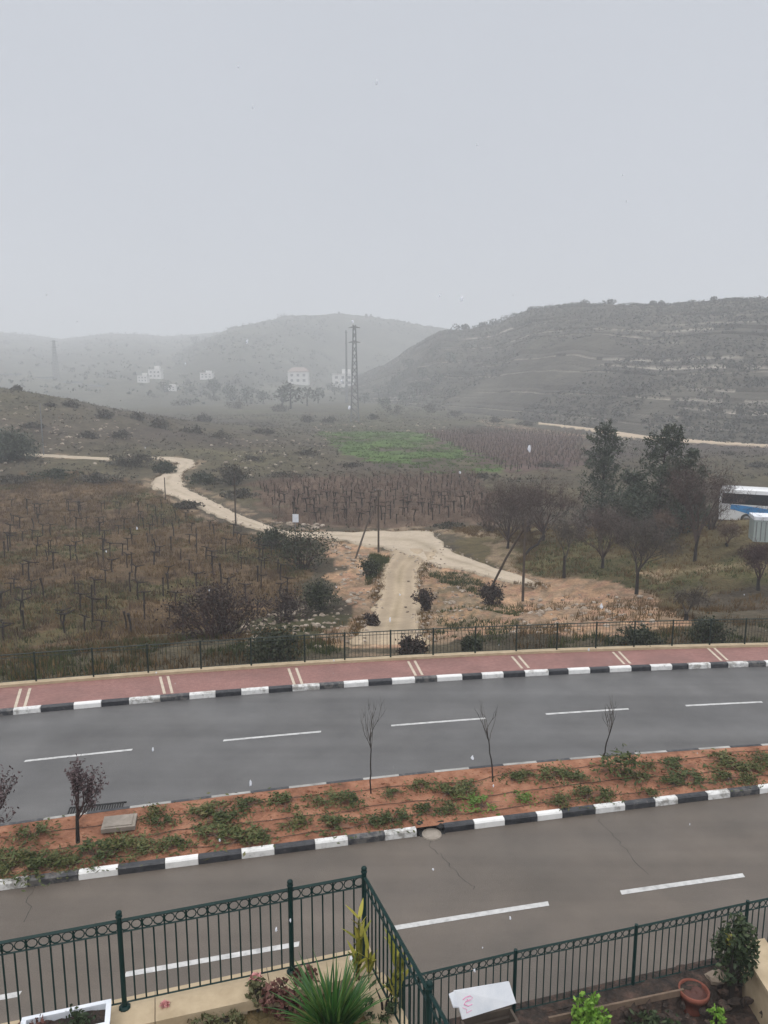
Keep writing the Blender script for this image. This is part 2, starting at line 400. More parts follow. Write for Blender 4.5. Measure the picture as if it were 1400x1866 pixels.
# ---------------------------------------------------------------- dirt tracks
def pairs(*l): return [(G(*a), G(*b)) for a, b in l]
TR = {
 'main': pairs(((985, 1068), (987, 1066)), ((960, 1064), (964, 1056)), ((935, 1060), (942, 1046)), ((900, 1053), (908, 1036)), ((850, 1040), (862, 1018)), ((800, 1031), (818, 1001)), ((765, 1022), (800, 978)), ((730, 1006), (770, 966)),
               ((690, 998), (720, 966)), ((640, 988), (660, 968)), ((590, 981), (592, 969)), ((530, 981), (537, 969)), ((503, 975), (507, 964)), ((470, 964), (478, 953)), ((428, 952), (440, 939)), ((380, 932), (402, 920)),
               ((335, 911), (362, 900)), ((300, 897), (338, 888)), ((277, 884), (333, 877)), ((284, 872), (332, 868)), ((306, 858), (336, 860)), ((322, 849), (352, 850)), ((318, 842), (350, 838)), ((300, 838), (318, 833)), ((265, 836), (270, 832))),
 'spur': pairs(((640, 1172), (778, 1172)), ((655, 1145), (772, 1145)), ((676, 1115), (768, 1115)), ((690, 1085), (766, 1085)), ((692, 1060), (764, 1060)), ((698, 1035), (768, 1035)), ((712, 1014), (790, 1018)), ((716, 1000), (800, 1000))),
 'lane': pairs(((20, 830), (20, 825)), ((75, 832), (76, 827)), ((140, 836), (140, 831)), ((200, 838), (200, 834))),
 'foot': pairs(((980, 772), (980, 764)), ((1060, 782), (1060, 768)), ((1130, 794), (1130, 779)), ((1200, 801), (1200, 789)), ((1300, 808), (1300, 797)), ((1400, 813), (1400, 800)), ((1500, 818), (1500, 806))),
}
def resample(pr, n):
    A = np.array([p[0] for p in pr]); B = np.array([p[1] for p in pr])
    t = np.r_[0, np.cumsum(np.hypot(*np.diff((A+B)[:, :2]/2, axis=0).T))]; q = np.linspace(0, t[-1], n)
    def cr(v):       # smooth through the points
        out = np.empty((n, 2))
        for k in range(2):
            g = np.gradient(v[:, k], t)
            i = np.clip(np.searchsorted(t, q)-1, 0, len(t)-2); hh = t[i+1]-t[i]; s_ = (q-t[i])/hh
            out[:, k] = (2*s_**3-3*s_**2+1)*v[i, k]+(s_**3-2*s_**2+s_)*hh*g[i]+(-2*s_**3+3*s_**2)*v[i+1, k]+(s_**3-s_**2)*hh*g[i+1]
        return out
    return cr(A), cr(B)
TRS = {k: resample(v, 160 if k in ('main', 'foot') else 70) for k, v in TR.items()}
def tmask(x, y, grow=0.0):
    x = np.asarray(x, float); y = np.asarray(y, float); m = np.full(x.shape, 9.0)
    for k, (A, B) in TRS.items():
        C = (A+B)/2; W = np.linalg.norm(A-B, axis=1)/2
        for c, w_ in zip(C[::2], W[::2]):
            d = np.hypot(x-c[0], y-c[1])/(w_+grow); m = np.minimum(m, d)
    return m

# ---------------------------------------------------------------- ground sheet
def color_attr(me, C):
    at = me.color_attributes.new('c', 'FLOAT_COLOR', 'POINT')
    at.data.foreach_set('color', np.c_[C, np.ones(len(C))].astype(np.float32).ravel())
Z = {
 'vine': poly((-400, 862), (0, 868), (170, 862), (260, 885), (330, 930), (430, 962), (520, 1000), (570, 1060), (520, 1105), (330, 1160), (0, 1190), (-400, 1220)),
 'mid': poly((455, 880), (870, 862), (900, 955), (640, 962), (500, 950)),
 'green': poly((575, 788), (690, 783), (770, 790), (860, 820), (950, 852), (800, 864), (690, 850), (620, 815)),
 'far': poly((760, 785), (1060, 790), (1070, 850), (930, 862), (850, 825)),
 'tan': poly((590, 990), (640, 985), (700, 1000), (860, 1035), (960, 1040), (1060, 1050), (1200, 1075), (1240, 1130), (1150, 1160), (930, 1150), (780, 1172), (560, 1180), (610, 1140), (640, 1090), (610, 1040)),
 'orch': poly((805, 968), (860, 962), (1000, 955), (1450, 950), (1500, 1060), (1230, 1090), (1100, 1055), (960, 1045), (870, 1020)),
 'shrubband': poly((440, 1130), (660, 1120), (640, 1180), (430, 1210)),
 'worn': poly((1130, 1040), (1200, 1030), (1300, 1030), (1420, 1028), (1420, 1037), (1300, 1043), (1200, 1050)),
 'islet': poly((770, 1032), (850, 1045), (915, 1075), (915, 1120), (800, 1150), (765, 1110)),
}
ZC = {'worn': (.26, .19, .12), 'vine': (.11, .073, .04), 'mid': (.108, .074, .052), 'green': (.066, .115, .026), 'far': (.085, .055, .047), 'tan': (.33, .215, .135), 'orch': (.1, .08, .04), 'shrubband': (.055, .052, .025), 'islet': (.15, .115, .065)}
def terrain():
    nu, nr = 420, 420
    u = np.linspace(-1.25, 1.25, nu); r = np.exp(np.linspace(math.log(9), math.log(2600), nr))
    U, R = np.meshgrid(u, r); X = U*R; Y = R
    Zg = hbase(X, Y)
    tm = tmask(X.ravel(), Y.ravel(), .1).reshape(X.shape)
    off = S((tm-.95)/.6)
    s = Y-swB(X)
    rough = (fbm(X*.9, Y*.9, 5)-.47)*.35*S(s/3)+(fbm(X*.11, Y*.11, 9)-.47)*1.1*S((s-2)/10)*(Y < 400)
    Zg = Zg+rough*off-.12*(tm < 1.05)
    Zg = np.where(s < .8, np.minimum(Zg, -.3), Zg)
    x, y = X.ravel(), Y.ravel()
    jx = x+(fbm(x*.35, y*.35, 31)-.47)*5*np.clip(y/60, .4, 3); jy = y+(fbm(x*.35, y*.35, 47)-.47)*5*np.clip(y/60, .4, 3)
    C = np.empty((len(x), 3)); C[:] = (.075, .062, .041)
    g = fbm(x*.03, y*.03, 61); C += (g-.47)[:, None]*np.array([.05, .06, .0])
    valley = S((y-120)/150)[:, None]; C = C*(1-valley*.5)+np.array([.07, .07, .045])*valley*.5
    for k in ('orch', 'vine', 'mid', 'green', 'far', 'tan', 'shrubband', 'islet', 'worn'):
        m = inpoly(jx, jy, Z[k])
        if k == 'green': m &= fbm(x*.09, y*.09, 91) > .36
        C[m] = ZC[k]
    # green patches of winter grass among the dry grass
    pg = (fbm(x*.16, y*.16, 71) > .53) & (inpoly(x, y, Z['vine']) | inpoly(x, y, Z['orch']))
    C[pg] = C[pg]*.6+np.array([.07, .08, .028])*.4
    tz = inpoly(jx, jy, Z['tan']); q1 = fbm(x*.7, y*.7, 81)[:, None]; q2 = fbm(x*1.9, y*1.9, 83)[:, None]
    mixc = np.where(q1 > .52, np.array([.27, .2, .14]), np.array([.38, .24, .145])); mixc = np.where(q2 > .56, np.array([.15, .115, .075]), mixc); mixc = np.where(q2 < .36, np.array([.33, .19, .13]), mixc)
    C = np.where(tz[:, None], C*.4+mixc*.6, C)
    mot = fbm(x*.5, y*.5, 85)[:, None]; C = np.where((~tz)[:, None], C*(.62+.8*mot), C)
    near = ((tm.ravel() > .9) & (tm.ravel() < 1.45) & (fbm(x*.6, y*.6, 12) > .45))
    C[near] = C[near]*.4+np.array([.3, .22, .15])*.6
    V = np.c_[x, y, Zg.ravel()]
    i = np.arange((nr-1)*nu).reshape(nr-1, nu)[:, :-1].ravel()
    f = np.c_[i, i+1, i+nu+1, i+nu]
    mb = MB(); mb.add(V, f, 0)
    o = mb.build('ground', M['ground'], smooth=True); color_attr(o.data, C)
    tag(o, kind='structure')
terrain()
for k, (A, B) in TRS.items():
    n = len(A); kk = 13
    T = np.linspace(-.06, 1.06, kk); V = []; C = []
    cen = (A+B)/2
    for i in range(n):
        for j, t in enumerate(T):
            wob = (float(fbm(i*.5, j*0+3, 5))-.47)*.5*(1 if j in (0, kk-1) else .5 if j in (1, kk-2) else 0)
            sg = 1 if j > kk/2 else -1; q = A[i]*(1-t-wob*sg)+B[i]*(t+wob*sg); rut = -.05*math.exp(-((abs(t-.5)-.22)/.07)**2) if k in ('main', 'spur') else 0
            edge = -.2 if j in (0, kk-1) else 0
            V.append((q[0], q[1], onz(*q)+.02+rut+edge-(.35 if i == 0 else 0)))
            base = np.array([.42, .35, .27]) if k != 'foot' else np.array([.44, .35, .26])
            if k == 'spur': base = np.array([.39, .31, .22])
            hump = math.exp(-((t-.5)/.09)**2)*.3*float(vn(i*.3, 7, 6))*2+(.7 if j in (0, kk-1) else .25 if j in (1, kk-2) else 0)
            dark = .8 if (rut < -.02 and k == 'spur') else 1
            C.append(base*(1-hump*.5)*dark*np.array([1, 1, 1-hump*.1]))
    i = np.arange((n-1)*kk).reshape(n-1, kk)[:, :-1].ravel()
    mb = MB(); mb.add(V, np.c_[i, i+kk, i+kk+1, i+1], 0)
    o = mb.build('dirt_track' if k in ('main', 'spur') else 'path', M['trackm'], smooth=True); color_attr(o.data, np.array(C)); tag(o, kind='structure')

# ---------------------------------------------------------------- far hills
k_of = lambda t: math.floor(t*22+.02)
def hill(H, name, c0, c1, terr, ncol, rows_per):
    u = np.linspace(H.u[0], H.u[-1], ncol); dr, db, zr = H.par(u)
    ts = []; ris = []
    K = terr if terr else 60
    for k in range(K):
        for j in range(rows_per): ts.append((k+j/rows_per)/K); ris.append(0)
        if terr: ts.append((k+.995)/K); ris.append(k+1)
    ts += [1, 1.15, 1.5]; ris += [0, 0, 0]
    V = []; C = []; cum = np.zeros(ncol)
    crest = (fbm(u*130, u*0+3, H.seed+7)-.45)*np.interp(u, H.u, np.full(len(H.u), 1.))*4.0
    for t, rz in zip(ts, ris):
        y = db+(dr-db)*t; x = u*y
        z = H.h(x, y) if t > .001 else np.full(ncol, H.zb-3)
        z = np.where(z < -50, H.zb, z)
        stone = np.zeros(ncol)
        if terr:
            ph = vn(u*9+t*37, u*0+rz*3.3+t*0, H.seed+2)
            st = np.clip((vn(x*.025+40, k_of(t)*5.7+y*0, H.seed+90)-.38)*3, 0, 1)
            base = (t*K) % 1.0
            z = z-(base*1.0 if not rz else .95)*st*1.7
            if rz:
                y = y-.4; stone = st*(vn(x*.06, rz*2.7+y*0, H.seed+33) > .3)*(vn(x*.5, rz*1.7+y*0, H.seed+44) > .25)
        z = z+(crest if t == 1 else 0)
        V.append(np.c_[u*y, y, z])
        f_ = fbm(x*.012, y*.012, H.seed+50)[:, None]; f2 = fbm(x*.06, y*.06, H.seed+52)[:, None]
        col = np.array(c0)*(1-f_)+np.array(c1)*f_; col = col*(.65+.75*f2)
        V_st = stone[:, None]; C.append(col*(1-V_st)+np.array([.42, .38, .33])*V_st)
    nr = len(ts); i = np.arange((nr-1)*ncol).reshape(nr-1, ncol)[:, :-1].ravel()
    mb = MB(); mb.add(np.concatenate(V), np.c_[i, i+1, i+ncol+1, i+ncol], 0)
    o = mb.build(name, M['hill'], smooth=not terr); color_attr(o.data, np.concatenate(C)); tag(o, kind='structure')
    return o
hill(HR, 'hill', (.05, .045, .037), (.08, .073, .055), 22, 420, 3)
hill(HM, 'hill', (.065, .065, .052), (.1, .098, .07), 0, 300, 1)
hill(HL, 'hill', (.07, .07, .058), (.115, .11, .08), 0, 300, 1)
M['scrub'] = leafmat('grey_green_scrub', [(.02, .023, .018), (.04, .042, .031), (.08, .075, .056)], scale=.05)
M['scrub_dark'] = leafmat('dark_scrub', [(.024, .023, .015), (.05, .045, .029), (.095, .074, .054)], scale=.2)
def scrub(name, H, n, size, tmin=.02, tmax=1.0, k=9, seed=1):
    u = rng.uniform(H.u[0]+.02, min(H.u[-1], .75), n) if H is not HL else rng.uniform(-.75, .05, n)
    t = rng.uniform(tmin, tmax, n); dr, db, zr = H.par(u); y = db+(dr-db)*t; x = u*y
    keep = fbm(x*.02, y*.02, seed) > .42; x, y = x[keep], y[keep]
    z = H.h(x, y); ok = z > -20; x, y, z = x[ok], y[ok], z[ok]; n = len(x)
    s = size*rng.lognormal(0, .4, n)
    c = np.repeat(np.c_[x, y, z], k, 0); ss = np.repeat(s, k)
    d = rng.normal(size=(n*k, 3)); d /= np.linalg.norm(d, axis=1)[:, None]; d *= rng.random((n*k, 1))**.4
    c = c+d*np.c_[ss, ss, ss*.7]+np.c_[0*ss, 0*ss, ss*.4]
    mb = MB(); mb.leaves(c, size*.8, size*.6, val=np.clip(np.repeat(rng.random(n), k)*.8+rng.random(n*k)*.2, 0, 1))
    tag(mb.build(name, M['scrub']), 'grey green scrub scattered over a misty hillside', 'scrub', kind='stuff')
scrub('scrub', HR, 15000, .8, seed=101); scrub('scrub', HM, 3600, 2.0, seed=102); scrub('scrub', HL, 1800, 2.8, seed=103)

# ---------------------------------------------------------------- roads, kerbs, pavement
XS = np.arange(-48, 48.1, .5)
def strip(name, f0, f1, z, m, cols=6, xs=XS, thick=None, kind='structure', parent=None, zn=0):
    V = []; kk = cols
    for x in xs:
        for j in range(kk):
            y = float(f0(x))*(1-j/(kk-1))+float(f1(x))*j/(kk-1)
            zz = z if not zn else z+zn*(float(fbm(x*1.3, y*1.3, 3))-.45)*(0 if j in (0, kk-1) else 1)
            V.append((x, y, zz))
    n = len(xs); i = np.arange((n-1)*kk).reshape(n-1, kk)[:, :-1].ravel()
    mb = MB(); mb.add(V, np.c_[i, i+kk, i+kk+1, i+1], 0)
    o = mb.build(name, m, parent, smooth=bool(zn))
    if kind: tag(o, kind=kind)
    return o
strip('road', medF, farK, 0, M['road_far']); strip('road', nearE, medN, 0, M['road_near'])
ofs = lambda f, d: (lambda x: f(x)+d)
strip('median', ofs(medN, .16), ofs(medF, -.055), .12, M['red_soil'], cols=18, xs=np.arange(-48, 48.1, .2), zn=.22)
strip('pavement', ofs(farK, .2), ofs(swB, 0), .148, M['paving'])
strip('pavement', ofs(nearE, -2.4), ofs(nearE, -.15), .148, M['paving'])
def block(p, q, w, z0, z1, m, parent, name='kerb_stone', bev=.015):
    """one kerb stone from p to q (front foot line), w deep, chamfered front edge"""
    p = np.array(p[:2]); q = np.array(q[:2]); d = q-p; L = np.linalg.norm(d); d /= L; nrm = np.array([-d[1], d[0]])
    g = .006; p = p+d*g; q = q-d*g
    prof = [(0, z0), (0.012, z1-.035), (.045, z1), (w, z1), (w, z0)]
    V = []
    for e in (p, q):
        for (o_, z_) in prof: V.append((*(e+nrm*o_), z_))
    f = [(i, i+5, i+6, i+1) for i in range(4)]+[(0, 1, 2, 3, 4), (9, 8, 7, 6, 5)]
    mb = MB(); mb.add(V, f, random.random())
    return mb.build(name, m, parent)
def kerb_run(f, bounds, first_black, lb, lw, w, h, xr, skip=()):
    root = empty('kerb'); tag(root, kind='structure')
    xs = [b for b in bounds]; blk = [first_black ^ (i % 2 == 1) for i in range(len(xs)-1)]
    x = xs[-1]; b = not blk[-1]
    while x < xr[1]: x += (lb if b else lw)*.975; xs.append(x); blk.append(b); b = not b
    x = xs[0]; b = not blk[0]
    while x > xr[0]: x -= (lb if b else lw)*.975; xs.insert(0, x); blk.insert(0, b); b = not b
    for i, b in enumerate(blk):
        if any(s0 <= (xs[i]+xs[i+1])/2 <= s1 for s0, s1 in skip): continue
        block((xs[i], float(f(xs[i]))), (xs[i+1], float(f(xs[i+1]))), w, -.05, h, M['kerb_black'] if b else M['kerb_white'], root)
    return root
nb_px = [(55, 1610), (142, 1606), (215, 1596), (300, 1586), (362, 1576), (440, 1567), (500, 1561), (575, 1547), (635, 1541), (702, 1531), (760, 1522), (810, 1516), (865, 1511), (920, 1502), (980, 1497), (1025, 1490), (1085, 1482), (1140, 1477), (1195, 1470), (1237, 1466), (1290, 1457), (1332, 1454), (1385, 1447)]
drain_x = (P(760, 1522)[0], P(810, 1516)[0])
bx_ = [P(*q)[0] for q in nb_px]
k_near = kerb_run(medN, bx_[:11], True, 1.0, .8, .16, .16, (-26, bx_[10]-.2), ())
k_n2 = kerb_run(medN, bx_[11:], True, 1.0, .8, .16, .16, (bx_[11]+.2, 28), ())
fk_px = [-25+50, 75, 135, 185, 235, 292, 345, 393, 440, 490, 533, 583, 627, 672, 715, 757, 797, 843, 879, 918, 957, 1000, 1036, 1076, 1112, 1151, 1186, 1225, 1255, 1296, 1328, 1365, 1397]
fk_y = lambda px: np.interp(px, [25, 135, 235, 345, 440, 530, 625, 715, 795, 880, 955, 1035, 1110, 1185, 1255, 1325, 1395], [1302, 1292, 1284, 1275, 1267, 1261, 1254, 1247, 1242, 1237, 1232, 1228, 1226, 1221, 1219, 1217, 1215])
fx_ = [P(q, fk_y(q))[0] for q in fk_px]
kerb_run(farK, fx_, False, .84, .88, .18, .17, (-30, 32))
# far edge of the median: kerb seen from behind, mostly grey with white stones
root = empty('kerb'); tag(root, kind='structure'); x = -30.0; i = 0
while x < 32:
    b_ = (x, float(medF(x))); x2 = x+.95; a_ = (x2, float(medF(x2)))
    block(b_, a_, -.055, -.05, .125, M['kerb_grey'] if (i % 2) else M['kerb_black'], root); x = x2; i += 1
root = empty('kerb'); tag(root, kind='structure'); x = -30.0; i = 0
while x < 30:
    x2 = x+.95
    block((x2, float(nearE(x2))), (x, float(nearE(x))), .14, -.05, .15, M['kerb_white'] if (i % 2) else M['kerb_black'], root); x = x2; i += 1
# lane markings
def dash(x0, x1, f, wd=.11, parent=None):
    mb = MB(); V = []; n = 10
    for i in range(n+1):
        x = x0+(x1-x0)*i/n; y = float(f(x)); V += [(x, y-wd/2, .004), (x, y+wd/2, .004)]
    i = np.arange(n)*2
    mb.add(V, np.c_[i, i+2, i+3, i+1]); tag(mb.build('road_marking', M['white_paint']), kind='structure')
dF = qd((-.00328, .1849, 22.079)); dN = qd((-.0025, .23374, 13.254))
for a, b in ((-10.01, -7.23), (-4.73, -1.9), (.22, 3.19), (5.14, 7.89), (9.83, 12.46), (-15.2, -12.3), (14.6, 17.4)): dash(a, b, dF)
for a, b in ((-4.63, -1.6), (.13, 3.34), (4.91, 7.72), (-9.4, -6.3), (9.4, 12.3)): dash(a, b, dN, .13)
# thin dark cracks in the near carriageway
for pts in ([(775, 1528), (800, 1555), (822, 1580), (850, 1605), (872, 1625)], [(1088, 1490), (1120, 1525), (1150, 1560), (1190, 1605)], [(60, 1612), (55, 1650), (48, 1690)]):
    mb = MB(); V = []
    Q = [P(*q) for q in pts]; Q2 = []
    for a, b in zip(Q[:-1], Q[1:]):
        for t in np.linspace(0, 1, 6)[:-1]: Q2.append(a+(b-a)*t)
    for q in Q2:
        j = rng.normal(0, .03, 2); ww = rng.uniform(.003, .009); V += [(q[0]+j[0]-ww, q[1]+j[1], .003), (q[0]+j[0]+ww, q[1]+j[1], .003)]
    i = np.arange(len(Q2)-1)*2; mb.add(V, np.c_[i, i+1, i+3, i+2]); tag(mb.build('road_crack', M['crack']), kind='structure')
# cream bands across the far pavement, in pairs, and along its back
mb = MB()
def band(pa, pb, wd):
    a = P(*pa, .152); b = P(*pb, .152); d = (b-a)/np.linalg.norm(b-a); n_ = np.array([-d[1], d[0], 0])*wd/2
    mb.add([a-n_, a+n_, b+n_, b-n_], [(0, 3, 2, 1)])
for (xt, yt, xb, yb, dx) in ((38, 1255, 28, 1289, 17), (292, 1233, 300, 1264, 14), (526, 1218, 537, 1248, 14), (744, 1205, 758, 1231, 12), (933, 1196, 952, 1218, 12), (1117, 1188, 1138, 1210, 11), (1290, 1181, 1315, 1204, 11)):
    band((xt, yt), (xb, yb), .09); band((xt+dx, yt-1), (xb+dx, yb-1), .09)
tag(mb.build('pavement_band', M['paver_joint']), kind='structure')
# low cream border wall behind the pavement
mb = MB()
for x in np.arange(-46, 46, 1.0):
    p = np.array([x, float(swB(x))]); q = np.array([x+1.0, float(swB(x+1.0))]); d = q-p; L = np.linalg.norm(d); d /= L; n_ = np.array([-d[1], d[0]])
    V = [(*p, -.5), (*(p+n_*.25), -.5), (*(p+n_*.25), .24), (*p, .24), (*q, -.5), (*(q+n_*.25), -.5), (*(q+n_*.25), .24), (*q, .24)]
    mb.add(V, [(0, 4, 7, 3), (3, 7, 6, 2), (1, 2, 6, 5)])
o = mb.build('border_wall', M['cream']); tag(o, 'low cream stone border wall behind the red brick pavement', 'wall')

# ---------------------------------------------------------------- fences
def ring(mb, c, r, rt, d, n=10):
    th = np.linspace(0, 2*math.pi, n+1)
    pts = np.array([c+d*math.cos(t)*r+np.array([0, 0, 1])*math.sin(t)*r for t in th]); mb.tube(pts, rt, 4, cap=False)
def railing(name, pts, label, cat, m, H=1.0, gap=.115, bar=.0095, band=.13, post=.027, scroll=True, base_gap=.06, finial=True, post_at=None, bar_sides=5, flange=True):
    root = empty(name, pts[0]); tag(root, label, cat); o0 = np.array(pts[0])
    L = [np.array(p)-o0 for p in pts]
    for i, p in enumerate(L):
        if post_at is not None and not post_at[i]: continue
        mb = MB(); mb.tube([p+(0, 0, -.02), p+(0, 0, H+.04)], post, 8)
        if flange: mb.lathe([(0, .03), (post*1.5, .03), (post*2.2, .012), (post*2.2, -.002)], 10, p)
        po = mb.build('post', m, root)
        if finial:
            mb = MB(); mb.lathe([(post*.7, H+.04), (post*1.3, H+.045), (post*1.3, H+.055), (post*.7, H+.065), (post*1.25, H+.085), (post*1.0, H+.105), (0, H+.12)], 10, p); mb.build('finial', m, po, smooth=True)
    for a, b in zip(L[:-1], L[1:]):
        d = b-a; Ln = np.linalg.norm(d[:2]); dn = d/Ln; dz = np.array([dn[0], dn[1], 0])/math.hypot(dn[0], dn[1])
        a2 = a+dn*post; b2 = b-dn*post
        mb = MB(); rz = math.atan2(d[1], d[0]); up = np.array([0, 0, 1.])
        for hh, rr in ((H, .016), (H-band, .011), (base_gap, .012)):
            mb.tube([a2+up*hh, b2+up*hh], rr*(1.25 if hh == H else 1), 4)
        nb = max(2, int(round(Ln/gap)))
        for k in range(1, nb):
            q = a+d*k/nb; mb.tube([q+up*base_gap, q+up*(H-(.0 if scroll and k % 2 == 0 else band) if scroll else H)], bar, bar_sides)
        pn = mb.build('panel', m, root)
        if scroll:
            mb = MB()
            for k in range(nb): ring(mb, a+d*(k+.5)/nb+up*(H-band/2), min(band*.42, Ln/nb*.45), .007, dz)
            mb.build('scroll_band', m, pn)
    return root
fpx = [62, 168, 268, 365, 457, 555, 628, 712, 790, 867, 942, 1016, 1087, 1157, 1227, 1296, 1360]
xs_ = [P(q, np.interp(q, [0, 150, 300, 500, 700, 900, 1100, 1400], [1247, 1234, 1223, 1209, 1198, 1188, 1179, 1172]), .3)[0] for q in fpx]
while xs_[0] > -26: xs_.insert(0, xs_[0]-1.85)
while xs_[-1] < 26: xs_.append(xs_[-1]+1.5)
railing('street_fence', [(x, float(swB(x))+.13, .24) for x in xs_], 'long dark green metal railing behind the red pavement across the street', 'fence', M['rail_far'], H=1.02, gap=.13, bar=.008, band=.12, post=.032, scroll=False, finial=False, bar_sides=3, flange=False)
ZL, ZR = 4.1, 1.6
dL = np.array([2.40, .70]); dL /= np.linalg.norm(dL); cor = np.array([-.22, 7.66])
def Lp(t): q = cor-dL*t; return (q[0], q[1], ZL)
railing('garden_railing', [Lp(0), Lp(.82), Lp(2.56), Lp(4.3), Lp(6.05)][::-1], 'dark green scrolled railing on cream wall coping above the planter', 'railing', M['rail'], gap=.112)
dS = np.array([.46, -1.2]); dS /= np.linalg.norm(dS)
def Sp(t): q = cor+dS*t; return (q[0], q[1], ZL)
railing('garden_railing', [Sp(.02), Sp(1.75), Sp(3.5)], 'teal green side railing running from corner post towards the house', 'railing', M['rail'], gap=.112, post_at=[False, True, True])
rp = [(-1.2, 8.62, ZR), (.25, 9.05, ZR), (1.84, 9.53, ZR), (3.69, 10.03, ZR), (5.56, 10.55, ZR), (7.4, 11.06, ZR), (9.2, 11.56, ZR)]
railing('garden_railing', rp, 'dark green scrolled railing along the lower garden behind the white board', 'railing', M['rail'], gap=.112, finial=False)

# ---------------------------------------------------------------- gardens below the camera
def prism(mb, poly2, z0, z1):
    n = len(poly2); V = [(*p, z0) for p in poly2]+[(*p, z1) for p in poly2]
    f = [tuple(range(n))[::-1], tuple(range(n, 2*n))]+[(i, (i+1) % n, (i+1) % n+n, i+n) for i in range(n)]
    mb.add(V, f, random.random())
nL = np.array([dL[1], -dL[0]])     # towards the house
nS = np.array([dS[1], -dS[0]])
nS = nS if nS[0] < 0 else -nS
c2 = cor
def LL(t, o_): q = c2-dL*t+nL*o_; return (q[0], q[1])
wall = MB(); prism(wall, [LL(-.08, -.1), LL(9, -.1), LL(9, .2), LL(.15, .2)], -.3, ZL-.12)
wo = wall.build('garden_wall', M['cream']); tag(wo, 'cream stone retaining wall carrying the scrolled green railing', 'wall')
mb = MB()
t0 = -.1
for k in range(8):
    t1 = t0+1.18; prism(mb, [LL(t0+.004, -.14), LL(t1-.004, -.14), LL(t1-.004, .27), LL(t0+.004, .27)], ZL-.12, ZL-.003); t0 = t1
mb.build('coping', M['cream'], wo)
def SS(t, o_): q = c2+dS*t+nS*o_; return (q[0], q[1])
mb = MB(); prism(mb, [SS(.29, -.1), SS(7, -.1), SS(7, .2), SS(.29, .2)], -.3, ZL-.1)
wo2 = mb.build('garden_wall', M['cream']); tag(wo2, 'cream side wall under the teal side railing beside lower garden', 'wall')
mb = MB(); prism(mb, [SS(.29, -.12), SS(7, -.12), SS(7, .24), SS(.29, .24)], ZL-.1, ZL-.004); mb.build('coping', M['cream'], wo2)
def bed(name, fn, xr, yr, zf, m, step=.06):
    xs = np.arange(xr[0], xr[1], step); ys = np.arange(yr[0], yr[1], step); X, Y = np.meshgrid(xs, ys); x = X.ravel(); y = Y.ravel()
    z = zf(x, y); k = len(xs); i = np.arange((len(ys)-1)*k).reshape(len(ys)-1, k)[:, :-1].ravel(); f = np.c_[i, i+1, i+k+1, i+k]
    keep = fn(x[f].mean(1), y[f].mean(1)); mb = MB(); mb.add(np.c_[x, y, z], f[keep], 0)
    return tag(mb.build(name, m, smooth=True), kind='structure')
def inL(x, y):
    a = (x-c2[0])*nL[0]+(y-c2[1])*nL[1]; b = (x-c2[0])*nS[0]+(y-c2[1])*nS[1]
    return (a > .2) & (b > .15)
bed('garden_ground', inL, (-9, 2.5), (2.2, 8), lambda x, y: ZL-.16+(fbm(x*3, y*3, 8)-.47)*.14+(fbm(x*.8, y*.8, 18)-.47)*.12, M['garden_soil'])
def inR(x, y):
    b = (x-c2[0])*nS[0]+(y-c2[1])*nS[1]
    return (b < -.05) & (y < 9.0+.275*x+.12)
bed('garden_ground', inR, (-1.0, 9), (4.5, 11.6), lambda x, y: np.where(8.98+.283*x-y < .3, ZR+.02, ZR-.3)+(fbm(x*3.3, y*3.3, 28)-.47)*.2, M['dark_soil'])
mb = MB()
for x in np.arange(-1.4, 9, 1.0):
    q0 = np.array([x, 9.0+.275*x]); q1 = np.array([x+1, 9.0+.275*(x+1)]); d = (q1-q0)/np.linalg.norm(q1-q0); n_ = np.array([-d[1], d[0]])
    prism(mb, [tuple(q0-n_*.06), tuple(q1-n_*.06), tuple(q1+n_*.2), tuple(q0+n_*.2)], -.3, ZR-.005)
tag(mb.build('garden_wall', M['dark_soil']), 'low dark soiled wall under the railing of the lower garden', 'wall')

M['leaf_green'] = leafmat('strap_leaf', [(.01, .04, .008), (.022, .085, .014), (.05, .13, .024), (.16, .17, .045)], scale=2, rough=.4, spec=.4)
M['leaf_yellow'] = leafmat('yellow_green_leaf', [(.12, .14, .02), (.27, .26, .04), (.42, .36, .07)], scale=3, rough=.5)
M['leaf_red'] = leafmat('red_brown_leaf', [(.05, .022, .018), (.11, .045, .035), (.2, .1, .085)], scale=3)
M['leaf_lime'] = leafmat('lime_leaf', [(.06, .15, .015), (.14, .28, .03), (.24, .38, .07)], scale=3)
M['leaf_dark'] = leafmat('dark_leaf', [(.015, .028, .012), (.03, .05, .02), (.06, .08, .03)], scale=2)
M['petal'] = leafmat('pink_petal', [(.5, .2, .2), (.6, .33, .32)], scale=9)
M['leaf_olive'] = leafmat('olive_leaf', [(.045, .055, .02), (.1, .1, .045), (.18, .15, .08)], scale=3)
def strap(mb, base, az, L, droop, wd, n=7, val=None):
    pts = []; el = random.uniform(.75, 1.4)
    p = np.array(base, float); d = np.array([math.cos(az)*math.cos(el), math.sin(az)*math.cos(el), math.sin(el)])
    V = []; side = np.array([-math.sin(az), math.cos(az), 0])
    for i in range(n):
        t = i/(n-1); w_ = wd*(.55+1.2*t*(1-t)*2)*(1-t)**.5+.001
        mid = p+np.array([0, 0, -.25*w_])
        V += [p-side*w_/2, mid, p+side*w_/2]
        d = d+np.array([0, 0, -droop/n*(.4+t)]); d /= np.linalg.norm(d); p = p+d*L/(n-1)
    f = []
    for i in range(n-1):
        a = i*3; f += [(a, a+1, a+4, a+3), (a+1, a+2, a+5, a+4)]
    mb.add(V, f, random.random() if val is None else val)
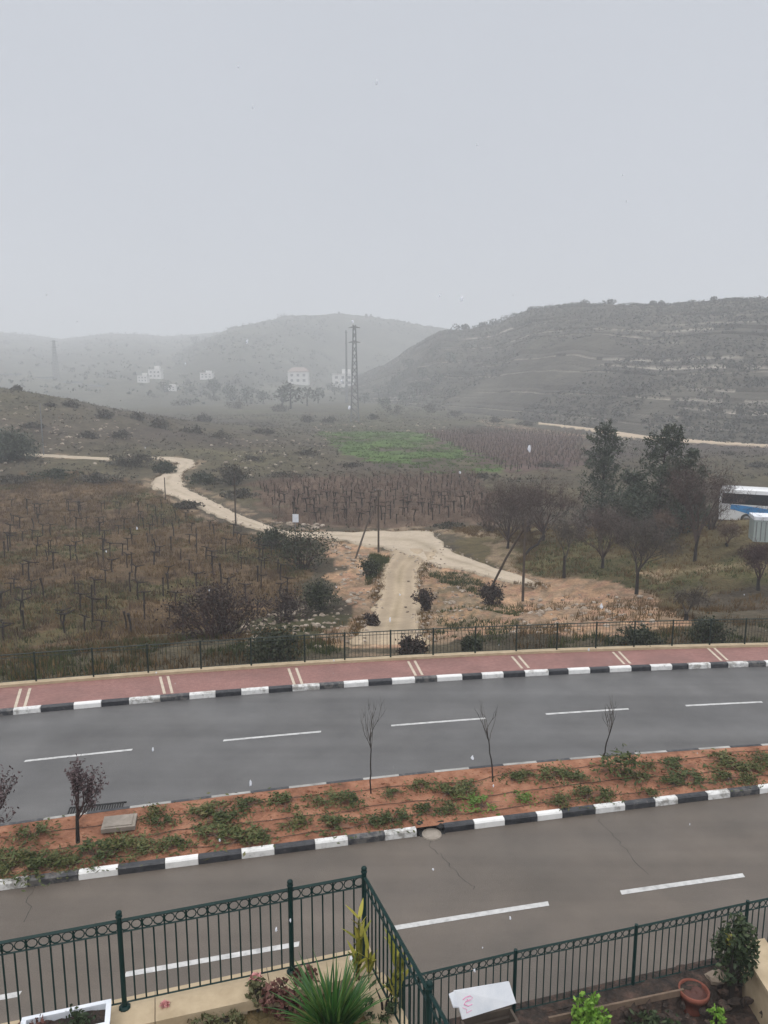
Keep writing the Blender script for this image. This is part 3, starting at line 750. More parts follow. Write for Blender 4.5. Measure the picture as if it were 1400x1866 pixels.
def strap_plant(name, px, py, z, R, n, wd, m, label, cat='plant', droop=1.2):
    c = P(px, py, z); root = empty(name, c); tag(root, label, cat)
    mb = MB()
    for i in range(n): strap(mb, (random.gauss(0, .04), random.gauss(0, .04), 0), random.uniform(0, 6.28), R*random.uniform(.6, 1.15), droop*random.uniform(.4, 1.3), wd*random.uniform(.7, 1.2))
    mb.build('leaves', m, root, smooth=True)
    mb = MB(); mb.tube([(0, 0, -.1), (0, 0, .08)], [.07, .05], 8); mb.build('stem', M['bark'], root)
    return root
strap_plant('garden_plant', 608, 1898, ZL-.1, .76, 260, .034, M['leaf_green'], 'large dark green clump of arching strap leaves in the left garden bed', droop=1.0)
def leafy(name, c, r, n, ll, lw, m, label, cat, stem=M['bark'], h0=.0, nst=7, up=.6):
    root = empty(name, c); tag(root, label, cat); rr = np.array(r, float); rs = random.random()*50
    pts = rng.normal(size=(n*3, 3)); pts /= np.linalg.norm(pts, axis=1)[:, None]; pts *= rng.random((n*3, 1))**.45
    keep = (vn(pts[:, 0]*2.6+rs, pts[:, 1]*2.6+pts[:, 2]*3.1+rs, 3) > .42) & (pts[:, 2] > -.85); pts = pts[keep][:n]
    mb = MB(); mb.leaves(pts*rr+np.array([0, 0, rr[2]+h0]), ll, lw, up=up); mb.build('leaves', m, root)
    mb = MB()
    for i in range(nst):
        q = pts[i*3 % len(pts)]*rr*.8+np.array([0, 0, rr[2]+h0]); mb.tube([(0, 0, -.05), q*np.array([.3, .3, .55]), q], [.018, .012, .005], 5)
    mb.build('stems', stem, root)
    return root
leafy('garden_shrub', P(520, 1845, ZL-.1), (.26, .2, .17), 420, .075, .045, M['leaf_red'], 'small red brown leaved shrub left of the strap-leaved clump', 'shrub')
leafy('garden_shrub', P(470, 1835, ZL-.12), (.13, .12, .18), 150, .06, .035, M['leaf_olive'], 'thin rose shrub under a pink bloom by the coping', 'shrub')
leafy('garden_shrub', P(555, 1800, ZL-.1), (.16, .12, .12), 200, .06, .04, M['leaf_red'], 'low brownish shrub growing against the coping near the corner', 'shrub')
leafy('garden_shrub', P(395, 1872, ZL-.14), (.34, .16, .06), 260, .07, .03, M['leaf_olive'], 'flat dry olive groundcover patch below the coping', 'shrub')
leafy('garden_shrub', P(700, 1855, ZL-.1), (.2, .2, .2), 260, .09, .03, M['leaf_dark'], 'dark leafy shrub at the foot of the side railing', 'shrub')
def flower(px, py, z, r, label, stem_to):
    c = P(px, py, z); root = empty('pink_flower', c); tag(root, label, 'flower')
    mb = MB(); th = rng.uniform(0, 6.28, 60); el = rng.uniform(-.4, 1.4, 60); k = r*rng.uniform(.3, 1, 60)
    mb.leaves(np.c_[np.cos(th)*np.cos(el)*k, np.sin(th)*np.cos(el)*k, np.sin(el)*k*.8], r*.8, r*.65); mb.build('petals', M['petal'], root)
    mb = MB(); q = np.array(stem_to)-c; mb.tube([(0, 0, -r*.4), q*.5+np.array([.02, 0, .02]), q], .005, 5); mb.build('stem', M['leaf_dark'], root)
flower(467, 1786, ZL+.1, .085, 'pale pink rose bloom standing up in front of the coping', P(470, 1835, ZL-.12))
flower(301, 1832, ZL-.0, .052, 'faded dusty pink bloom lower down beside the left post', P(303, 1850, ZL-.1))
def spear(px, py, z, n, H, label):
    c = P(px, py, z); root = empty('garden_plant', c); tag(root, label, 'plant')
    mb = MB(); st = MB()
    for i in range(n):
        b = np.array([random.gauss(0, .05), random.gauss(0, .05), 0]); hh = H*random.uniform(.55, 1.05); t = b+np.array([random.gauss(0, .05), random.gauss(0, .05), hh])
        st.tube([b, t], [.01, .006], 5)
        for k in range(9):
            a = random.uniform(0, 6.28); zz = hh*random.uniform(.25, .98); strap(mb, b+(t-b)*zz/hh, a, random.uniform(.14, .28), .3, .055, 5)
    mb.build('leaves', M['leaf_yellow'], root, smooth=True); st.build('stems', M['leaf_olive'], root)
spear(655, 1800, ZL-.1, 5, .8, 'yellow green upright leafy plant in front of the corner post')
spear(722, 1850, ZL-.12, 5, .95, 'yellow green upright plant against the side railing')
# white planter box
pc = P(122, 1892, ZL+.02); root = empty('planter_box', (pc[0], pc[1], ZL-.05), math.atan2(dL[1], dL[0])); tag(root, 'white rectangular planter trough with dark soil on the coping', 'planter')
mb = MB(); w_, d_, h_ = .78, .27, .24
for (cx, cy, sx_, sy_) in ((0, -d_/2, w_, .025), (0, d_/2, w_, .025), (-w_/2+.0125, 0, .025, d_-.025), (w_/2-.0125, 0, .025, d_-.025)): mb.box((cx, cy, h_/2), (sx_, sy_, h_))
mb.box((0, 0, .012), (w_-.05, d_-.03, .024)); mb.build('trough', M['white_panel'], root)
mb = MB()
for (cx, cy, sx_, sy_) in ((0, -d_/2-.008, w_+.05, .045), (0, d_/2+.008, w_+.05, .045), (-w_/2-.003, 0, .05, d_-.032), (w_/2+.003, 0, .05, d_-.032)): mb.box((cx, cy, h_+.012), (sx_, sy_, .024))
mb.build('rim', M['white_panel'], root)
mb = MB(); n = 22; X, Y = np.meshgrid(np.linspace(-w_/2+.03, w_/2-.03, n), np.linspace(-d_/2+.02, d_/2-.02, 9)); zz = h_-.03+(fbm(X*9, Y*9, 3)-.47)*.08
i = np.arange(8*n).reshape(8, n)[:, :-1].ravel(); mb.add(np.c_[X.ravel(), Y.ravel(), zz.ravel()], np.c_[i, i+1, i+n+1, i+n]); mb.build('soil', M['dark_soil'], root, smooth=True)
def in_planter(dx, n, m, label, hh):
    q = Matrix.Rotation(math.atan2(dL[1], dL[0]), 3, 'Z') @ Vector((dx, 0, 0)); c = (pc[0]+q.x, pc[1]+q.y, ZL-.05+h_-.04)
    r = empty('planter_plant', c); tag(r, label, 'plant')
    mb = MB(); mb.leaves(rng.normal(size=(n, 3))*(.07, .05, .035)+np.array([0, 0, hh]), .05, .025, up=.8); mb.build('leaves', m, r)
    mb = MB(); [mb.tube([(0, 0, -.02), (random.gauss(0, .04), random.gauss(0, .03), hh)], .004, 4) for _ in range(6)]; mb.build('stems', M['leaf_dark'], r)
in_planter(.12, 130, M['leaf_dark'], 'small green herb growing in the white planter trough', .06)
in_planter(-.25, 110, M['leaf_red'], 'withered brown plant at the left end of white planter trough', .04)
# lower garden: white board, pot, rocks, shrubs
cs = [PD(828, 1806, 9.16), PD(928, 1789, 9.41), PD(941, 1828, 9.3), PD(843, 1858, 9.04)]
nn = np.cross(cs[1]-cs[0], cs[3]-cs[0]); nn /= np.linalg.norm(nn); nn = nn if nn[2] > 0 else -nn
mb = MB(); V = cs+[c-nn*.03 for c in cs]
mb.add(V, [(0, 3, 2, 1), (4, 5, 6, 7), (0, 1, 5, 4), (1, 2, 6, 5), (2, 3, 7, 6), (3, 0, 4, 7)])
bo = mb.build('white_board', M['white_panel']); tag(bo, 'white board with pink scribbles leaning in the lower garden', 'board')
fl = [cs[0], cs[0]+(cs[3]-cs[0])*.55, PD(826, 1834, 9.03), PD(818, 1811, 9.1)]
mb = MB(); mb.add(fl+[q-np.array([.0, 0, .02]) for q in fl], [(0, 1, 2, 3), (7, 6, 5, 4), (2, 6, 7, 3), (3, 7, 4, 0), (1, 5, 6, 2)]); mb.build('flap', M['white_panel'], bo)
mb = MB(); a = (cs[2]+cs[3])/2-np.array([-.02, .1, 0]); zt = min(cs[2][2], cs[3][2])-.005
for k in range(3): mb.box((a[0], a[1]-.16, zt-.06-k*.15), (.74, .04, .11), .28); mb.box((a[0]-.07, a[1]+.1, zt-.06-k*.15), (.74, .04, .11), .28)
for sx_ in (-.36, .36): mb.box((a[0]+sx_*.96-.035, a[1]-.03+sx_*.276, zt-.25), (.035, .22, .46), .28)
tag(mb.build('wooden_crate', M['wood']), 'brown slatted crate holding up the white board by the railing', 'crate')
def stroke(pts, m, rad=.006):
    mb = MB(); Q = [cs[0]+(cs[1]-cs[0])*u+(cs[3]-cs[0])*v+nn*.003 for u, v in pts]; mb.tube(Q, rad, 4); return mb.build('scribble', m, bo)
stroke([(.10, .34), (.16, .27), (.24, .25), (.28, .32), (.22, .4), (.14, .42), (.10, .5), (.16, .58), (.24, .54)], M['pink'], .009)
stroke([(.17, .36), (.2, .4), (.23, .36)], M['pink'], .012)
stroke([(.06, .6), (.12, .68), (.1, .8), (.2, .74)], M['pink'], .006); stroke([(.3, .3), (.33, .42), (.3, .52)], M['pink'], .005)
stroke([(.66, .72), (.7, .6), (.75, .66), (.7, .78), (.78, .74)], M['greymark'], .005); stroke([(.84, .52), (.92, .5), (.97, .56)], M['greymark'], .005); stroke([(.72, .3), (.78, .26)], M['greymark'], .004)
pp = PD(1265, 1803, 9.93)-np.array([0, 0, .31]); root = empty('flower_pot', pp); tag(root, 'round red terracotta pot on the dark soil of the lower garden', 'pot')
mb = MB(); mb.lathe([(0, -.12), (.13, -.12), (.165, .05), (.185, .22), (.215, .222), (.22, .31), (.2, .315), (.19, .3), (.18, .22)], 26); mb.build('pot_body', M['terracotta'], root, smooth=True)
mb = MB(); mb.lathe([(.183, .25), (.12, .285), (.05, .27), (0, .29)], 20); mb.build('soil', M['leaf_red'], root)
leafy('garden_shrub', (2.92, 9.22, ZR-.25), (.25, .2, .42), 620, .08, .05, M['leaf_lime'], 'bright lime green bush in the lower garden', 'shrub')
leafy('garden_shrub', (2.72, 9.36, ZR-.22), (.11, .1, .38), 200, .07, .05, M['leaf_lime'], 'small lime green sprig behind the bright bush', 'shrub')
leafy('garden_shrub', (4.72, 9.55, ZR-.23), (.14, .12, .17), 140, .07, .045, M['leaf_lime'], 'little lime green plant below the terracotta pot', 'shrub')
leafy('garden_shrub', (3.8, 9.5, ZR-.23), (.42, .16, .15), 320, .09, .04, M['leaf_dark'], 'dark low shrub left of the terracotta pot', 'shrub')
leafy('tall_shrub', (5.1, 9.92, ZR-.25), (.36, .2, .6), 1500, .085, .04, M['leaf_dark'], 'tall dark green shrub against the railing beside the stone pier', 'shrub', h0=.35, nst=14)
leafy('garden_shrub', (5.0, 9.95, ZR+.72), (.08, .07, .16), 60, .08, .03, M['leaf_yellow'], 'pale green shoot poking above the tall dark shrub', 'shrub')
mb = MB(); q0 = P(1372, 1770, ZR+.2); 
mb = MB(); sp = [(5.42, 10.36), (5.8, 10.46), (5.84, 8.2), (5.42, 8.15)]; prism(mb, sp, ZR-.8, ZR+.38)
so2 = mb.build('stone_pier', M['cream']); tag(so2, 'cream stone dividing wall at the edge of the lower garden', 'wall')
mb = MB(); prism(mb, [(5.38, 10.39), (5.84, 10.5), (5.88, 8.15), (5.38, 8.1)], ZR+.38, ZR+.44); mb.build('coping', M['cream'], so2)
mb = MB(); mb.blob(P(1303, 1782, ZR+.04), (.17, .1, .1), 5, 12, .35); tag(mb.build('rock', M['rock']), 'pale tan rock beside the terracotta pot under the railing', 'rock')
a = P(1000, 1856, ZR+.04); b = P(1246, 1804, ZR+.04); d = b-a
mb = MB(); mb.box((a+b)/2-np.array([0, 0, .03]), (np.linalg.norm(d), .03, .1), math.atan2(d[1], d[0])); tag(mb.build('wooden_edging', M['log']), 'thin timber edging board along the dark garden bed', 'edging')
mb = MB()
for _ in range(130):
    t = random.random(); q = np.array([.8+5*t, 9.0+.275*(.8+5*t)-random.uniform(.1, .9), ZR-.08]); mb.blob(q, (random.uniform(.03, .1), random.uniform(.03, .08), random.uniform(.02, .06)), random.randint(0, 99), 7, .4)
tag(mb.build('rubble', M['dark_soil']), 'dark clods and debris on the bed under the railing', 'rubble', kind='stuff')

# ---------------------------------------------------------------- median planting
M['ground_cover'] = leafmat('ground_cover', [(.028, .042, .011), (.062, .08, .02), (.13, .115, .042)], scale=2, obj_rand=.3)
M['ground_cover_bright'] = leafmat('bright_ground_cover', [(.05, .1, .015), (.09, .16, .025), (.14, .2, .04)], scale=2)
def cover(seed, m, n=520, tall=1.0, spiky=False):
    pts = rng.normal(size=(n, 3))*(.2, .16, .07*tall)
    k = (vn(pts[:, 0]*6+seed*7, pts[:, 1]*6+seed, seed) > .38); pts = pts[k]; pts[:, 2] = np.abs(pts[:, 2])+.02+.16*tall*np.clip(1-np.hypot(pts[:, 0]/.4, pts[:, 1]/.32), 0, 1)
    mb = MB(); mb.leaves(pts, .10, .035, up=1.0 if spiky else .5)
    for i in range(24):
        a = random.uniform(0, 6.28); r_ = random.uniform(.1, .42); e = np.array([math.cos(a)*r_, math.sin(a)*r_*.8, .05+.1*random.random()])
        mb.tube([(0, 0, -.03), e*.5+np.array([0, 0, .06*tall]), e], [.007, .005, .003], 3, mi=1)
    return mb.mesh('low_shrub', [m, M['cane']])
CV = [cover(i, M['ground_cover']) for i in range(5)]; CVb = cover(9, M['ground_cover_bright'], 420); CVt = cover(12, M['ground_cover'], 500, 2.5, True)
shr = [(60, 1517, 55), (40, 1565, 70), (70, 1580, 60), (100, 1565, 50), (15, 1585, 40), (175, 1550, 70), (215, 1540, 60), (260, 1540, 60), (130, 1570, 40), (278, 1480, 45), (295, 1495, 40), (320, 1535, 50), (380, 1480, 70), (400, 1490, 60), (450, 1465, 50), (390, 1515, 60), (440, 1522, 70), (475, 1522, 40), (520, 1458, 60), (540, 1495, 55), (595, 1455, 55), (640, 1455, 50), (610, 1500, 60), (680, 1495, 45),
       (715, 1442, 35), (765, 1430, 40), (820, 1440, 60), (850, 1430, 50), (778, 1472, 45), (815, 1470, 45), (720, 1490, 55), (880, 1462, 60), (950, 1450, 40), (935, 1415, 40), (960, 1410, 35), (1005, 1410, 60), (1045, 1412, 50), (1020, 1457, 45), (1070, 1445, 50), (1100, 1445, 45), (1135, 1405, 80), (1165, 1410, 35), (1185, 1392, 25), (1182, 1442, 30), (1230, 1390, 60), (1255, 1415, 60), (1225, 1422, 40), (1320, 1385, 70), (1325, 1415, 50), (1360, 1417, 40), (1390, 1380, 50), (1365, 1395, 50), (1425, 1400, 60), (-30, 1560, 60)]
for i, (px, py, wpx) in enumerate(shr):
    c = P(px, py+6, .13)
    if not (medN(c[0])+.3 < c[1] < medF(c[0])-.2): c[1] = min(max(c[1], medN(c[0])+.35), medF(c[0])-.25)
    lab, me = 'low green and brown groundcover clump spreading on the red median soil', CV[i % 5]
    grp = 'groundcover clumps in the median'
    if (px, py) == (950, 1450): lab, me, grp = 'small round bright green shrub on the red median soil', CVb, None
    if (px, py) == (880, 1462): lab, me, grp = 'wide bright green shrub between two saplings in the median', CVb, None
    if (px, py) == (1135, 1405): lab, me, grp = 'tallest spiky green shrub in the median beside the thin sapling', CVt, None
    o = bpy.data.objects.new('low_shrub', me); COL.objects.link(o); o.location = c; o.rotation_euler.z = random.uniform(-.6, .6)+(3.14 if i % 2 else 0)
    s_ = wpx/60*1.2; o.scale = (s_*1.15, s_*1.15, (.5+.25*random.random())*(s_**.5)); tag(o, lab, 'shrub', grp)
mb = MB()
for _ in range(900):
    x = random.uniform(-14, 16); y = random.uniform(float(medN(x))+.3, float(medF(x))-.2); r = random.uniform(.015, .05)
    mb.blob((x, y, .12+.22*(float(fbm(x*1.3, y*1.3, 3))-.45)), (r*1.4, r, r*.8), random.randint(0, 50), 6, .4)
tag(mb.build('rubble', M['red_soil']), 'small clods and stones on the red median soil', 'rubble', kind='stuff')
for k, (o_, lab) in enumerate(((.5, 'dark drip irrigation hose along near side of the median'), (1.15, 'dark drip irrigation hose along the middle of the median'), (1.9, 'dark drip irrigation hose along far side of the median'))):
    pts = []
    for x in np.arange(-16, 18, .4):
        y = float(medN(x)); w_ = float(medF(x))-y; y += w_*o_/2.5+(float(vn(x*.5, k*9, 4))-.5)*.25
        pts.append((x, y, .125+.22*(float(fbm(x*1.3, y*1.3, 3))-.45)+.02))
    mb = MB(); mb.tube(pts, .009, 5); tag(mb.build('drip_hose', M['hose']), lab, 'hose')
# drain inlet in the kerb, round cover, slab, grate
dc = (P(785, 1508)); root = empty('drain_inlet', (dc[0], float(medN(dc[0]))+.12, 0)); tag(root, 'dark broken storm drain opening in the gap of the near kerb', 'drain')
mb = MB(); wd = drain_x[1]-drain_x[0]
mb.box((0, .16, .04), (wd-.02, .04, .2), .2); mb.box((0, .0, -.01), (wd-.04, .32, .03), .2); mb.build('opening', M['hole'], root)
mb = MB(); [mb.blob((random.uniform(-.5, .5)*wd, random.uniform(.05, .3), random.uniform(.07, .13)), (random.uniform(.06, .13), .07, .05), k, 8, .5) for k in range(8)]; mb.build('broken_rim', M['hole'], root)
c = P(787, 1521, .0); mb = MB(); mb.lathe([(0, .025), (.17, .025), (.18, .015), (.2, .015), (.205, .03), (.225, .028), (.235, .0)], 24, c); tag(mb.build('manhole_cover', M['concrete']), 'round concrete cover at the kerb gap on the near road', 'cover')
mb = MB(); q = P(218, 1500, .2); mb.box(q, (.75, .55, .1), .2); mb.box(q+(0, 0, .055), (.6, .42, .03), .2); tag(mb.build('concrete_slab', M['concrete']), 'square concrete inspection slab in the median soil', 'slab')
root = empty('storm_grate', P(175, 1474, 0)); tag(root, 'black slatted storm grate at the median edge behind the purple tree', 'grate')
mb = MB(); 
for s_ in (-1, 1): mb.box((0, s_*.17, .008), (1.35, .04, .024), .2)
mb.build('frame', M['hole'], root); mb = MB()
for k in range(22): mb.box(((k-10.5)*.06*math.cos(.2), (k-10.5)*.06*math.sin(.2), .01), (.03, .3, .016), .2)
mb.build('bars', M['hole'], root)

# ---------------------------------------------------------------- bare trees
def branchy(mb, p, d, L, r, depth, mi=0, spread=.6, kids=(2, 4), taper=.62, lift=.15, sides=5, tw=None, mi_t=None, wig=.12):
    n = 4; pts = [np.array(p)]; dd = np.array(d, float)
    for i in range(n):
        dd = dd+rng.normal(0, wig, 3)+np.array([0, 0, lift*.3]); dd /= np.linalg.norm(dd); pts.append(pts[-1]+dd*L/n)
    rr = np.linspace(r, r*taper, n+1) if depth else np.linspace(r, r*.25, n+1)
    mb.tube(pts, rr, sides if r > .012 else 3, mi=mi if depth > 1 or mi_t is None else mi_t, cap=False)
    if tw is not None and depth <= 1: tw.extend(pts[1:])
    if depth:
        for k in range(random.randint(*kids)):
            t = random.uniform(.45, 1) if k else 1; q = pts[min(n, int(t*n+.5))]
            e = rng.normal(0, 1, 3); e -= e.dot(dd)*dd; e /= np.linalg.norm(e); e = dd+e*spread*random.uniform(.5, 1.4)+np.array([0, 0, lift]); e /= np.linalg.norm(e)
            branchy(mb, q, e, L*random.uniform(.55, .85), r*taper*random.uniform(.7, .95), depth-1, mi, spread, kids, taper, lift, max(3, sides-1), tw, mi_t, wig)
def sapling(px, py, top, label, lean=0.0, depth=3, rad=.022):
    c = P(px, py, .1); Ht = (py-top)/F*math.hypot(c[1], CAMH)*1.02
    root = empty('bare_sapling', c); tag(root, label, 'tree'); mb = MB(); n = 9
    pts = [np.array([lean*Ht*(i/n)**1.5+random.gauss(0, .012), random.gauss(0, .012), Ht*.62*i/n]) for i in range(n+1)]
    mb.tube(pts, np.linspace(rad, rad*.6, n+1), 6); mb.build('trunk', M['bark'], root)
    mb = MB()
    for k in range(6): branchy(mb, pts[-1-k//2], np.array([random.uniform(-.5, .5), random.uniform(-.5, .5), 1.2]), Ht*.2, rad*.45, depth-1, spread=.5, lift=.3)
    mb.build('crown', M['twig_grey'], root); return root
sapling(676, 1446, 1280, 'bare grey sapling at left of the three thin saplings in the median')
sapling(898, 1426, 1275, 'thin bare sapling leaning left with hardly any twigs in the median', lean=-.08, depth=2)
sapling(1098, 1395, 1278, 'bare sapling leaning right near the tallest median shrub', lean=.1)
M['plum_leaf'] = leafmat('purple_plum_leaf', [(.035, .02, .022), (.08, .052, .056), (.17, .13, .13)], scale=5)
def plum(px, py, top, label):
    c = P(px, py, .1); Ht = (py-top)/F*math.hypot(c[1], CAMH)*1.05; root = empty('plum_tree', c); tag(root, label, 'tree')
    mb = MB(); mb.tube([(0, 0, -.05), (.02, 0, Ht*.2), (.03, 0, Ht*.34)], [.05, .04, .034], 7); mb.build('trunk', M['bark'], root)
    cr_ = MB(); tw = []
    for k in range(9):
        a = k*.7+random.uniform(-.2, .2); d = np.array([math.cos(a)*.7+.36, math.sin(a)*.75, 1.1]); d /= np.linalg.norm(d)
        branchy(cr_, (.05, 0, Ht*random.uniform(.26, .4)), d, Ht*.26, .018, 2, spread=.5, kids=(3, 4), lift=.3, tw=tw)
    tw = np.array(tw); tw = np.repeat(tw, 2, 0)+rng.normal(0, .035, (len(tw)*2, 3)); tw = tw[tw[:, 2] > Ht*.3]
    cr_.leaves(tw, .075, .04, mi=1); cr_.build('crown', [M['twig_red'], M['plum_leaf']], root)
plum(142, 1535, 1390, 'small purple-leaved plum tree in the median by the storm grate')
plum(-32, 1590, 1400, 'purple-leaved tree cut off by the left edge of the photo')

# grapevines: a few shapes, many copies
def vine_mesh(seed, canes, m2, name):
    mb = MB(); h = random.uniform(.85, 1.1)
    p0 = np.array([0, 0, -.1]); p1 = np.array([random.gauss(0, .04), random.gauss(0, .04), h*.5]); p2 = np.array([random.gauss(0, .08), random.gauss(0, .05), h])
    mb.tube([p0, p0*.5+p1*.5, p1, p2], [.07, .048, .044, .055], 6)
    mb.blob(p2, (.085, .08, .065), seed, 7, .4)
    for k in (-1, 1):
        if random.random() < .15: continue
        q = p2+np.array([k*random.uniform(.3, .62), random.gauss(0, .12), random.uniform(-.08, .14)])
        mb.tube([p2, (p2+q)/2+np.array([0, 0, random.gauss(0, .04)]), q], [.046, .034, .028], 5)
        for j in range(canes):
            t = random.random(); b = p2+(q-p2)*t; L = random.uniform(.25, .8); a = random.uniform(0, 6.28); e = b+np.array([math.cos(a)*L*.45, math.sin(a)*L*.45, random.uniform(.15, .9)*L])
            mb.tube([b, (b+e)/2+rng.normal(0, .05, 3), e], [.014, .01, .005], 3, mi=1, val=random.random())
    return mb.mesh(name, [M['vine_bark'], m2])
VA = [vine_mesh(i, 2, M['twig_grey'], 'grapevine') for i in range(6)]; VB = [vine_mesh(i+20, 12, M['cane'], 'grapevine') for i in range(6)]
def plant_rows(pl, sp, row, ang, n_max, meshes, lab, grp, sc, skip=None):
    pl = np.array(pl); c0 = pl.mean(0); ca, sa = math.cos(ang), math.sin(ang); pts = []
    for i in range(-70, 71):
        for j in range(-70, 71):
            x = i*sp+random.gauss(0, sp*.22); y = j*row+random.gauss(0, row*.12); q = c0+np.array([x*ca-y*sa, x*sa+y*ca])
            pts.append(q)
    pts = np.array(pts); k = inpoly(pts[:, 0], pts[:, 1], [tuple(q) for q in pl]) & (np.abs(pts[:, 0]) < pts[:, 1]*.56+1); pts = pts[k]
    pts = pts[tmask(pts[:, 0], pts[:, 1], .5) > 1.1]
    if skip is not None: pts = pts[rng.random(len(pts)) > skip]
    pts = pts[np.argsort(pts[:, 1])]
    for i, q in enumerate(pts[:n_max]):
        o = bpy.data.objects.new('grapevine', meshes[i % len(meshes)]); COL.objects.link(o)
        o.location = (q[0], q[1], onz(*q)+(float(fbm(q[0]*.11, q[1]*.11, 9))-.47)*1.1*float(S((q[1]-swB(q[0])-2)/10))); s_ = sc*random.uniform(.8, 1.25); o.scale = (s_, s_, s_*random.uniform(.9, 1.15)); o.rotation_euler.z = ang+random.gauss(0, .35)+(math.pi if i % 2 else 0)
        tag(o, lab, 'grapevine', grp)
    return pts[n_max:]
n1 = plant_rows(poly((-60, 872), (150, 866), (250, 890), (330, 940), (430, 972), (520, 1010), (560, 1060), (510, 1105), (330, 1160), (-60, 1190)), 2.0, 2.4, .35, 195, VA, 'dark bare grapevine stump pruned short in the dry left field', 'bare grapevines in the left field', .95, .2)
n2 = plant_rows(poly((470, 885), (600, 875), (870, 866), (895, 950), (640, 958), (520, 948)), 1.7, 2.1, .25, 105, VB, 'bare grapevine with reddish brown canes in the vineyard beyond the dirt track', 'reddish grapevines beyond the track', 1.15)
# the more distant vineyard rows, too small and many to tell apart
pl = np.array(poly((770, 790), (900, 782), (1060, 790), (1070, 850), (930, 860), (850, 825))); mb = MB(); pts = []
for r_ in np.arange(-80, 80, 2.6):
    for q in np.arange(-120, 120, 1.5): pts.append((pl.mean(0)[0]+q*.97-r_*.24+random.gauss(0, .2), pl.mean(0)[1]+q*.24+r_*.97+random.gauss(0, .2)))
pts = np.array(pts); pts = pts[inpoly(pts[:, 0], pts[:, 1], [tuple(q) for q in pl])]
pts = np.concatenate([pts, n2]) if len(n2) else pts
for q in pts:
    z = onz(*q); mb.tube([(q[0], q[1], z-.2), (q[0]+random.gauss(0, .1), q[1], z+.9)], [.08, .06], 3, cap=False)
    for k in range(6): a = random.uniform(0, 6.28); mb.tube([(q[0], q[1], z+.8), (q[0]+math.cos(a)*.7, q[1]+math.sin(a)*.7, z+random.uniform(.8, 1.6))], [.03, .015], 3, mi=1, cap=False)
tag(mb.build('vineyard', [M['bark'], M['cane']]), 'distant rows of bare reddish grapevines beside the green field', 'vineyard', kind='stuff')

# ---------------------------------------------------------------- grass and weeds
M['grass_dry'] = leafmat('dry_grass', [(.058, .036, .014), (.125, .078, .031), (.2, .13, .06)], scale=.25, rough=.9)
M['grass_green'] = leafmat('winter_grass', [(.022, .032, .009), (.048, .062, .018), (.095, .095, .032)], scale=.4, rough=.9)
M['grass_field'] = leafmat('field_green', [(.036, .066, .014), (.064, .112, .024), (.09, .13, .038)], scale=.4, rough=.9)
def rough_z(x, y):
    s = y-swB(x); return hbase(x, y)+(fbm(x*.9, y*.9, 5)-.47)*.35*S(s/3)+(fbm(x*.11, y*.11, 9)-.47)*1.1*S((s-2)/10)
def grass(pl, dens, h, wd, m, label, thr=None, seed=0, per=6, green=False):
    pl = np.array(pl); lo, hi = pl.min(0), pl.max(0); n = int(dens*(hi-lo).prod())
    n = min(n, 60000)
    x = rng.uniform(lo[0], hi[0], n); y = rng.uniform(lo[1], hi[1], n)
    k = inpoly(x, y, [tuple(q) for q in pl]) & (np.abs(x) < y*.6+2); x, y = x[k], y[k]
    if thr is not None:
        f_ = fbm(x*.16, y*.16, 71) > .53; k = f_ if green else (fbm(x*.5, y*.5, seed) > thr); x, y = x[k], y[k]
    k = tmask(x, y) > 1.05; x, y = x[k], y[k]
    z = rough_z(x, y); c = np.repeat(np.c_[x, y, z-.03], per, 0); c[:, :2] += rng.normal(0, .12, (len(c), 2))
    mb = MB(); mb.blades(c, h, wd, lean=.8, val=np.clip(np.repeat(fbm(x*.4, y*.4, seed+3), per)*1.1-.1+rng.normal(0, .12, len(c)), 0, 1)); o = mb.build('grass', m); tag(o, label, 'grass', kind='stuff'); return o
grass(Z['vine'], 6, .3, .05, M['grass_dry'], 'dry brown grass between the bare grapevines', .36, 5)
grass(Z['vine'], 5, .22, .05, M['grass_green'], 'patches of green winter grass between the grapevines', .5, 6, green=True)
M['dead_cane'] = leafmat('dead_canes', [(.035, .022, .017), (.08, .052, .042), (.13, .09, .07)], scale=.6, rough=.9)
grass(Z['vine'], 3, .55, .028, M['dead_cane'], 'tangle of dead vine shoots among the grapevines on the left', .42, 41, per=5)
grass(Z['mid'], 1.5, .95, .035, M['cane'], 'tangle of reddish brown vine shoots beyond the track', .35, 42, per=7)
grass(Z['orch'], 6, .25, .05, M['grass_dry'], 'dry grass in the orchard on the right', .4, 15)
grass(Z['orch'], 5, .2, .05, M['grass_green'], 'green grass patches in the orchard on the right', .5, 16, green=True)
grass(Z['green'], 1.6, .3, .14, M['grass_field'], 'bright green field in the middle of the valley', .47, 21)
grass(poly((-20, 1195), (430, 1160), (560, 1140), (620, 1150), (610, 1200), (300, 1225), (-20, 1250)), 14, .26, .045, M['grass_green'], 'green weeds along the foot of the far railing', .47, 25, per=8)
grass(poly((-20, 1195), (430, 1160), (560, 1140), (620, 1150), (610, 1200), (300, 1225), (-20, 1250)), 9, .3, .045, M['grass_dry'], 'dry weeds along the foot of the far railing', .42, 35, per=8)
grass(poly((800, 962), (1000, 955), (960, 1040), (870, 1010)), 30, .22, .04, M['grass_dry'], 'dry grass along the orchard edge by the track', .44, 36)
grass(poly((770, 1035), (850, 1045), (910, 1072), (900, 1090), (800, 1060)), 20, .2, .045, M['grass_green'], 'green weeds on the bank between the two track arms', .3, 26, per=9)
grass(poly((780, 1120), (930, 1085), (960, 1100), (930, 1170), (800, 1190)), 11, .2, .045, M['grass_green'], 'green weeds beyond the railing right of the track', .45, 27, per=8)
